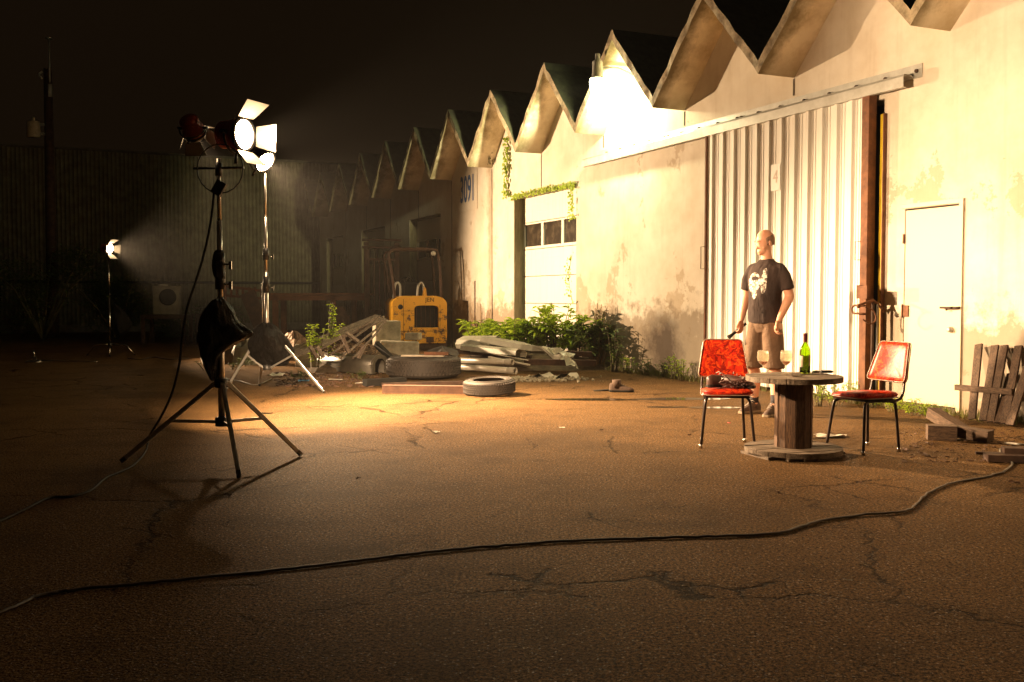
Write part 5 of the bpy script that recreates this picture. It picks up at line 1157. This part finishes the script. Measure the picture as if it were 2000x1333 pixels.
# ------------------------------------------------------------------ forklift
M['fork_yellow'] = (lambda t: (t.bump(t.noise(24, 6, .7), .25, .004), t.set(t.mix(t.ramp(t.math('ADD', t.noise(8, 9, .8), t.math('MULTIPLY', t.sep()[2], -.10)), [(.47, 0.), (.50, 1.)]), (.72, .37, .015), (.10, .05, .02)), .42, 0, .5))[-1])(NT('forklift_yellow'))
fk = thing('forklift', 'rusty yellow forklift with a bent tube guard parked in the junk', 'forklift', (-2.02, 21.7, 0), R(15))
WB, HB = 1.22, 1.19
def arch_poly(w_, h0, h, n=10, r=.30):
    pts = [(-w_ / 2, h0), (w_ / 2, h0)]
    cr = min(r, w_ / 2)
    pts += [(w_ / 2 - cr + cr * math.cos(a), h - cr * .62 + cr * .62 * math.sin(a)) for a in [i * math.pi / 2 / n for i in range(n + 1)]]
    pts += [(-w_ / 2 + cr - cr * math.cos(a), h - cr * .62 + cr * .62 * math.sin(a)) for a in [math.pi / 2 - i * math.pi / 2 / n for i in range(n + 1)]]
    return pts
fb = MB(); hood = arch_poly(WB * .98, .16, HB)
# rear counterweight with a grille opening: frame pieces around the hole
ow, oh0, oh1 = .27, .50, .98; ox = .15
outer = hood; inner = [(ox + x, z) for x, z in arch_poly(2 * ow, oh0, oh1, 4, .12)]
def ringface(mb, outer, inner, y):
    import mathutils
    polys = [[Vector((x, z, 0)) for x, z in outer], [Vector((x, z, 0)) for x, z in inner]]
    tri = mathutils.geometry.tessellate_polygon(polys); allp = outer + inner
    mb.add([(x, y, z) for x, z in allp], [tuple(t_) for t_ in tri])
ringface(fb, outer, inner, -.10)
n = len(outer); fb.add([(x, -.10, z) for x, z in outer] + [(x, 1.0, z) for x, z in outer], [(i, (i + 1) % n, n + (i + 1) % n, n + i) for i in range(n)], False)
fb.add([(x, 1.0, z) for x, z in outer], [list(range(n))]); m = len(inner)
fb.add([(x, -.10, z) for x, z in inner] + [(x, .08, z) for x, z in inner], [(i, (i + 1) % m, m + (i + 1) % m, m + i) for i in range(m)])
fb.build('body', M['fork_yellow'], fk, bevel=.025)
gb = MB(); gb.bb((ox - ow, .07, oh0), (ox + ow, .075, oh1)); gb.build('radiator_opening', M['black'], fk)
gg = MB()
for i in range(5): gg.bb((ox - .20 + i * .10 - .006, .03, oh0), (ox - .20 + i * .10 + .006, .045, oh1))
gg.build('grille', M['dark_rust'], fk)
sk = MB(); sk.bb((-WB * .49, -.06, .02), (WB * .49, .9, .16)); sk.build('chassis', M['dark_rust'], fk)
gu = MB(); gu.ball((-.42, -.10, .95), (.055, .02, .055)); gu.build('gauge', M['black'], fk)
tg = MB(); tg.box((.22, -.08, .24), (.16, .10, .12)); tg.build('tow_hitch', M['dark_rust'], fk)
cp = MB(); cp.poly([(.12, .25, 1.16), (.22, .25, 1.16), (.20, .25, 1.36), (.15, .25, 1.38)], (0, .05, 0)); cp.build('bracket', M['fork_yellow'], fk)
for (x, z) in ((-.42, 1.30), (.10, 1.30)):
    e = MB(); e.tube(smooth_pts([(x - .08, .35, z - .18), (x - .06, .35, z + .08), (x, .35, z + .18), (x + .06, .35, z + .10), (x + .06, .35, z - .16)], 4), .028, 8); e.build('exhaust_elbow', M['galv'], fk)
for (y, nm_) in ((.15, 'r'), (.95, 'f')):
    g2 = MB(); g2.tube(smooth_pts([(-.52 + .02, y, 1.08), (-.56, y + .05, 1.7), (-.62, y + .08, 2.08), (-.48, y + .10, 2.20), (-.05, y + .10, 2.22), (.36, y + .10, 2.21), (.46, y + .08, 2.12), (.50, y, 1.7), (.52, y, 1.05)], 5), .030, 10); g2.build('guard_hoop', M['dark_rust'], fk)
for x in (-.52, .38):
    g2 = MB(); g2.tube([(x, .25, 2.20), (x, 1.05, 2.20)], .022, 8); g2.build('guard_rail', M['dark_rust'], fk)
ms = MB()
for x in (-.95, -.25): ms.bb((x - .05, 1.5, .1), (x + .05, 1.62, 2.42))
ms.build('mast', M['dark_rust'], fk)
for z in (2.30, 2.47):
    c_ = MB(); c_.tube([(-1.05, 1.48, z), (-.15, 1.48, z)], .03, 8); c_.build('crossbar', M['dark_rust'], fk)
c_ = MB()
for i in range(6): c_.bb((-.92 + i * .12, 1.45, .7), (-.89 + i * .12, 1.48, 2.0))
c_.bb((-.98, 1.45, .66), (-.24, 1.48, .70)); c_.bb((-.98, 1.45, 2.0), (-.24, 1.48, 2.05)); c_.build('load_backrest', M['dark_rust'], fk)
stt = MB(); stt.box((-.1, .75, 1.30), (.5, .12, .42)); stt.build('seat', M['black'], fk, bevel=.05)
for (x, y) in ((-.58, 1.3), (.5, 1.3), (-.5, .25), (.5, .25)):
    w_ = MB(); w_.lathe([(0, -.09), (.14, -.09), (.16, -.07), (.30, -.09), (.32, -.05), (.32, .05), (.30, .09), (.16, .07), (.14, .09), (0, .09)], (x, y, .32), (1, 0, 0), 26); w_.build('wheel', M['rubber'], fk)
sm_ = MB()
for (x0, z0, x1, z1) in ((-.36, .18, -.352, 1.12), (-.58, .42, .58, .428), (-.352, .86, -.14, .866), (.44, .30, .446, 1.0)): sm_.bb((x0, -.104, z0), (x1, -.098, z1))
sm_.build('panel_seam', M['black'], fk)
hs = MB(); hs.tube(smooth_pts([(-.3, .2, 1.2), (-.25, .3, 1.5), (-.1, .5, 1.62), (.05, .9, 1.5), (.1, 1.3, 1.3)], 5), .018, 7); hs.build('hose', M['black'], fk)
sw = MB(); sw.tube([(-.1 + .17 * math.cos(a), 1.10 + .05 * math.sin(a), 1.45 + .16 * math.sin(a)) for a in [i * .3927 for i in range(16)]], .014, 6, closed=True); sw.tube([(-.1, 1.1, 1.45), (-.1, 1.3, 1.0)], .02, 6); sw.build('steering_wheel', M['black'], fk)
rl = MB(); rl.lathe([(0, -.02), (.05, -.02), (.055, .0), (.04, .06), (0, .07)], (.36, .2, 2.12), (0, 1, 0), 14); rl.build('rear_lamp', M['galv'], fk)
text('JEN', 'lettering', .13, M['black'], fk, (.22, -.104, 1.10), (math.pi / 2, 0, 0), .001)
# gas canister like dark thing and pole leaning behind near the wall
mb = MB(); mb.lathe([(0, 0), (.10, 0), (.12, .05), (.12, .5), (.11, .62), (.0, .63)], (0, 0, 0), (0, 0, 1), 16); mb.tube([(0, 0, .6), (0, .02, 1.5)], .015, 6); solo(mb, 'metal_post', M['dark_rust'], 'dark bucket with an upright rod against the wall below the house number', 'bucket', WW(11.9, .35))
# ------------------------------------------------------------------ right edge: slatted panel, timbers
GP = 'weathered timbers by the wall at the right edge'
bp_ = thing('slat_panel', 'weathered wooden slat panel leaning on the wall right of the white door', 'wooden panel', WW(-.55, 0), WROT)
def wall_px(px, py, n): s_, z_ = W(px, py, n); return Vector((s_ + .55, n, z_))
sl = [((1912, 673), (1898, 828)), ((1944, 675), (1920, 830)), ((1962, 675), (1935, 830)), ((1975, 730), (1948, 838)), ((1990, 676), (1962, 840)), ((2016, 690), (1972, 852))]
for i, (t_, b_) in enumerate(sl):
    a = wall_px(*b_, .34 if i < 5 else .38); b = wall_px(*t_, .06 if i < 5 else .10); a.z = max(a.z, .02)
    s_ = MB(); s_.bar(a, b, .080, .022, up=(0, 1, .3)); s_.build('slat', M['old_wood'], bp_, bevel=.002)
a = wall_px(1866, 757, .26); b = wall_px(1978, 766, .26); s_ = MB(); s_.bar(a, b, .03, .055); s_.build('cross_rail', M['old_wood_x'], bp_, bevel=.002)
def timber(label, a, b, w_, h_, m='old_wood_x', name='timber', cat='timber'):
    return plank_at(name, label, a, b, w_, h_, m, cat, GP, up=(0, 0, 1))
timber('thick square timber slanting down in front of the white door', D(1820, 806, 9.05), D(1895, 853, 8.55), .11, .10, 'old_wood_x')
timber('short square block lying under the slanting timber', G(1822, 848, .06) + Vector((0, .12, 0)), G(1880, 850, .06) + Vector((0, .12, 0)), .14, .12)
timber('dark timber end beside the slatted panel foot', G(1880, 848, .07) + Vector((0, .25, 0)), G(1935, 853, .05), .12, .09)
timber('dark board lying flat at the right edge under the grey cable', G(1925, 893, .03), G(2060, 897, .03), .14, .05, 'dark_rust'); timber('upper dark board stacked at the right edge', G(1958, 880, .07), G(2070, 884, .07), .12, .05, 'dark_rust')
timber('thin dark lath poking out of the stacked boards', G(1905, 885, .02), G(1960, 887, .02), .04, .02, 'dark_rust')
# iron stand with tap beside the door
o = thing('water_standpipe', 'thin rusty standpipe with a tap between the sliding door and white door', 'standpipe', WW(.98, .16), 0)
p = MB(); p.tube([(0, 0, 0), (0, 0, 1.13)], .016, 10); p.build('pipe', M['dark_rust'], o); p = MB(); p.tube([(.05, 0, 0), (.05, 0, 1.10)], .010, 8); p.build('riser', M['galv'], o)
p = MB(); p.tube([(-.16, -.02, 1.08), (-.10, -.01, 1.10), (0, 0, 1.13), (.06, 0, 1.09), (.13, .02, 1.0)], [.014, .012, .02, .012, .01], 8); p.ball((-.16, -.02, 1.07), .024); p.ball((.12, .02, 1.03), .02); p.build('tap', M['rust_steel'], o)
p = MB(); p.tube(smooth_pts([(-.12, -.10, 1.06), (-.03, -.10, 1.02), (.0, -.10, .93), (-.06, -.10, .88), (-.14, -.09, .93)], 5), .009, 7); p.build('hook', M['rust_steel'], o)
# ------------------------------------------------------------------ background left: utility pole, fan unit, bench, table
up_ = thing('utility_pole', 'dim wooden utility pole with a small grey transformer on its side', 'utility pole', ((103 - 1000) / 1950 * 28.5, 28.5, 0))
p = MB(); p.tube([(0, 0, 0), (0, 0, 7.6)], [.17, .11], 14); p.build('pole', M['dark_rust'], up_)
p = MB(); p.lathe([(0, 0), (.17, 0), (.18, .03), (.18, .40), (.16, .44), (0, .45)], (-.34, -.2, 5.65), (0, 0, 1), 18); p.tube([(-.34, -.2, 6.08), (-.34, -.2, 6.22)], .05, 8); p.build('transformer', mat('transformer_grey', (0.45, 0.38, 0.26), None, 8, .6), up_)
p = MB(); p.bb((-.18, -.22, 5.72), (-.05, -.12, 5.78)); p.bb((-.18, -.22, 5.98), (-.05, -.12, 6.04)); p.build('mounting', M['galv'], up_)
p = MB(); p.tube([(.1, -.1, 7.2), (.1, -.1, 8.4)], .02, 6); p.ball((.1, -.1, 8.42), (.10, .1, .03)); p.build('mast_rod', M['galv'], up_)
p = MB(); p.tube([(.1, -.1, 6.8), (.1, -.1, 7.15)], .06, 8); p.build('insulator', M['galv'], up_)
p = MB(); p.tube(smooth_pts([(-.1, -.1, 7.5), (-.2, -.12, 7.4), (-.1, -.12, 7.3)], 4), .03, 6); p.build('hook', M['galv'], up_)
fu = thing('fan_unit', 'pale boxy cooling unit with a round fan hole among the junk far left', 'cooling unit', (-8.7, 25.2, .72), R(6))
p = MB(); p.bb((-.32, -.15, .0), (.32, .15, .72)); p.build('casing', mat('casing', (0.22, 0.20, 0.14), (0.14, 0.12, 0.09), 5, .7), fu, bevel=.02)
p = MB(); p.lathe([(.19, -.16), (.21, -.175), (.17, -.18), (.15, -.155), (0, -.152)], (.06, 0, .44), (0, 1, 0), 26); p.build('fan_ring', M['black'], fu)
p = MB(); p.lathe([(0, 0), (.13, 0), (.13, .05), (0, .06)], (-.1, -.02, .72), (0, 0, 1), 14); p.build('cap', M['pvc'], fu)
cr = thing('metal_crate', 'dark metal frame carrying the pale cooling unit', 'frame', (-8.7, 25.2, 0))
for (x, y) in ((-.5, -.3), (.5, -.3), (-.5, .3), (.5, .3)):
    p = MB(); p.bb((x - .04, y - .04, 0), (x + .04, y + .04, .62)); p.build('leg', M['dark_rust'], cr)
p = MB(); p.bb((-.55, -.35, .62), (.55, .35, .715)); p.build('top', M['dark_rust'], cr)
dm = thing('metal_drum', 'dark drum standing right of the cooling unit frame', 'drum', (-7.6, 24.6, 0)); p = MB(); p.lathe([(0, 0), (.2, 0), (.2, .3), (.21, .31), (.2, .32), (.2, .75), (0, .74)], seg=18); p.build('body', M['dark_rust'], dm)
ty = (-7.2, 24.4)
for i in range(3):
    mb = MB(); mb.lathe([(.16, 0), (.26, 0), (.28, .04), (.28, .10), (.26, .14), (.16, .14)], seg=26, close=True); solo(mb, 'stacked_tyre', M['rubber'], ('lowest', 'middle', 'topmost')[i] + ' small tyre of the stack near the dark drum', 'tyre', (-7.0, 24.0, .0 + .142 * i), group='stack of small tyres near the dark drum')
# orange plastic bench frame
M['orange'] = mat('orange_plastic', (0.16, 0.055, 0.02), (0.11, 0.038, 0.014), 8, .6, 0, .1)
ob = thing('plastic_barrier', 'dim orange barrier frame with round holes behind the near stand', 'barrier', (-6.30, 23.6, 0), R(-8))
p = MB(); p.tube([(-.5, 0, 0), (-.5, 0, 1.42)], .04, 8); p.build('post', M['orange'], ob); p = MB(); p.tube([(.42, 0, .4), (.42, 0, 1.2)], .03, 8); p.build('post', M['orange'], ob)
p = MB(); p.bar((-.5, 0, 1.42), (.5, 0, 1.30), .05, .06); p.bar((-.5, 0, 1.20), (.5, 0, 1.12), .05, .06)
for i in range(6): p.bar((-.35 + i * .15, 0, 1.15), (-.35 + i * .15, 0, 1.40), .04, .05)
p.build('top_rail', M['orange'], ob)
# long brown work table
M['table_brown'] = mat('table_brown', (0.20, 0.085, 0.038), (0.14, 0.06, 0.03), 6, .7, 0, .2)
wt = thing('work_table', 'long dim brown work table behind the junk pile', 'table', (-4.65, 24.0, 0), R(-4))
p = MB(); p.bb((-1.3, -.4, 1.20), (1.25, .4, 1.26)); p.build('table_top', M['table_brown'], wt, bevel=.005)
p = MB(); p.bb((-1.25, -.38, 1.08), (1.2, -.34, 1.197)); p.build('apron', M['table_brown'], wt)
for (x, y) in ((-.95, -.33), (.45, -.33), (-.95, .33), (.8, .33)):
    p = MB(); p.bb((x - .06, y - .05, 0), (x + .06, y + .05, 1.2)); p.build('leg', M['table_brown'], wt)
for i, (x, y, w_, h_, lb) in enumerate(((-5.9, 23.2, .5, 1.25, 'tall dark slanted board leaning left of the brown work table'), (-4.0, 23.0, .55, 1.0, 'dark bulky sack under the brown work table'), (-3.45, 24.8, .4, .9, 'dark crate under the right end of the work table'))):
    mb = MB()
    if i == 0: mb.box((0, 0, h_ / 2), (.35, .06, h_ * 1.05), (0, -22, 0)); 
    elif i == 1: mb.loft([((0, 0, 0), .24, .2), ((0, 0, .3), .3, .25), ((.02, 0, .7), .26, .2), ((0, 0, .95), .12, .1)], 16)
    else:
        for z in (0.05, .3, .55, .8): mb.box((0, 0, z), (.5, .4, .12))
        for sx in (-.22, .22): mb.box((sx, -.18, .45), (.05, .05, .9))
    solo(mb, ('dark_board', 'dark_sack', 'dark_crate')[i], M['dark_rust'], lb, ('board', 'sack', 'crate')[i], (x, y, 0.0 if i else .04), bevel=.01)
# kerb strip far left and floor gadget
mb = MB(); mb.lathe([(0, 0), (.16, 0), (.16, .02), (.10, .04), (.04, .05), (.035, .10), (0, .11)], (0, 0, 0), (0, 0, 1), 20); mb.tube([(.12, 0, .03), (.6, -.02, .02), (1.15, -.06, .012)], .014, 6); mb.tube([(0, 0, .1), (-.02, 0, .22)], .012, 6)
solo(mb, 'stand_base', M['chrome'], 'shiny round stand base with a thin rod lying on the asphalt far left', 'stand base', G(68, 708))
# ------------------------------------------------------------------ litter
def scrap(name, label, cat, px, py, w_, d_, m, h=.02, seed=1, rz=0, group=None):
    rd = random.Random(seed); mb = MB(); nx, ny = 5, 4
    mb.add([((i / (nx - 1) - .5) * w_ + rd.uniform(-.1, .1) * w_, (j / (ny - 1) - .5) * d_ + rd.uniform(-.1, .1) * d_, rd.uniform(.004, h)) for i in range(nx) for j in range(ny)], [(i * ny + j, i * ny + j + 1, (i + 1) * ny + j + 1, (i + 1) * ny + j) for i in range(nx - 1) for j in range(ny - 1)])
    return solo(mb, name, M[m] if isinstance(m, str) else m, label, cat, G(px, py), (0, 0, R(rz)), group)
M['paper'] = mat('paper', (0.72, 0.68, 0.60), (0.6, 0.55, 0.46), 20, .8, 0, .1); M['pink'] = mat('pink_scrap', (0.75, 0.16, 0.16), None, 20, .6, 0, 0); M['blue_p'] = mat('blue_plastic', (0.03, 0.16, 0.34), (0.05, 0.22, 0.42), 20, .4, 0, .1); M['leaf_dead'] = mat('dead_leaf', (0.10, 0.045, 0.02), (0.05, 0.025, 0.014), 20, .8, 0, .1)
scrap('plastic_wrap', 'clear white plastic wrap lying on the ground right of the spool drum', 'plastic wrap', 1622, 854, .26, .12, 'paper', .03, 4, 10); scrap('paper_scrap', 'small white paper scrap on the bright asphalt below the tyres', 'paper scrap', 852, 846, .07, .05, 'paper', .02, 5); scrap('candy_wrapper', 'tiny pink wrapper on the asphalt behind the left chair leg', 'wrapper', 1424, 829, .03, .02, 'pink', .02, 6)
scrap('paper_scrap', 'white torn paper at the foot of the middle stand', 'paper scrap', 540, 736, .22, .16, 'paper', .06, 7, 20); scrap('blue_tarp_scrap', 'blue plastic scrap on the ground below the big dark pipe', 'plastic scrap', 592, 746, .17, .08, 'blue_p', .03, 8); scrap('paper_scrap', 'pale scrap before the dark beam by the big pipe', 'paper scrap', 705, 750, .16, .06, 'paper', .02, 9); scrap('paper_scrap', 'flat pale scrap left of the big pipe mouth', 'paper scrap', 655, 743, .18, .08, 'paper', .02, 10); scrap('paper_scrap', 'pale chip on the asphalt in the right foreground', 'paper scrap', 1655, 1135, .035, .012, 'paper', .008, 11, -30)
scrap('paper_scrap', 'whitish scrap on the asphalt in the middle distance', 'paper scrap', 1098, 836, .05, .03, 'paper', .006, 12); scrap('cardboard_scrap', 'brown cardboard piece on the ground near the blue scrap', 'cardboard', 600, 735, .4, .25, 'old_wood_x', .05, 13)
GL2 = 'dead leaves and bits on the asphalt'
spots = [(857, 803, 'below the small tyre', .05), (1175, 842, 'left of the left chair', .05), (1298, 986, 'right of centre in the foreground', .04), (1678, 945, 'right of the spool base', .045), (1982, 945, 'at the right edge beyond the cable', .07), (275, 735, 'left of the near stand', .11), (1347, 852, 'just left of the left chair', .035), (1808, 868, 'in front of the right chair', .06), (1770, 880, 'at the rear leg of the right chair', .07), (1520, 965, 'below the spool base', .04), (445, 970, 'in front of the near stand leg', .05), (700, 937, 'in the middle foreground', .03)]
for i, (px, py, lb, w_) in enumerate(spots):
    scrap('dead_leaf', 'small dark leaf or chip ' + lb, 'leaf', px, py, w_, w_ * .45, 'leaf_dead', .02, 20 + i, i * 33, GL2)
# strewn bark by the right chair
mb = MB(); rd = random.Random(77)
for i in range(170):
    p = G(rd.uniform(1760, 1990), rd.uniform(838, 905), .006) + Vector((0, 0, rd.uniform(0, .006))); mb.box(p, (rd.uniform(.008, .04), rd.uniform(.004, .012), .006), (rd.uniform(-8, 8), rd.uniform(-8, 8), rd.gauss(0, 40)))
for i in range(260):
    p = G(rd.uniform(540, 760), rd.uniform(728, 756), .006); mb.box(p, (rd.uniform(.01, .09), rd.uniform(.01, .04), .012), (rd.uniform(-18, 18), rd.uniform(-18, 18), rd.gauss(0, 60)))
o = mb.build('bark_litter', M['leaf_dead']); tag(o, 'strewn bark and chips on the ground', 'litter', kind='stuff')
# ------------------------------------------------------------------ haze: one closed box of thin even air
hz = MB(); hz.bb((-85, -75, -1.0), (85, 95, 9.6))
t = bpy.data.materials.new('haze'); t.use_nodes = True; nt = t.node_tree; nt.nodes.remove(nt.nodes['Principled BSDF'])
pv = nt.nodes.new('ShaderNodeVolumePrincipled'); pv.inputs['Color'].default_value = (0.9, 0.88, 0.85, 1); pv.inputs['Density'].default_value = HAZE; pv.inputs['Anisotropy'].default_value = 0.25
nt.links.new(pv.outputs[0], nt.nodes['Material Output'].inputs['Volume'])
if HAZE > 0: tag(hz.build('haze', t), kind='stuff')
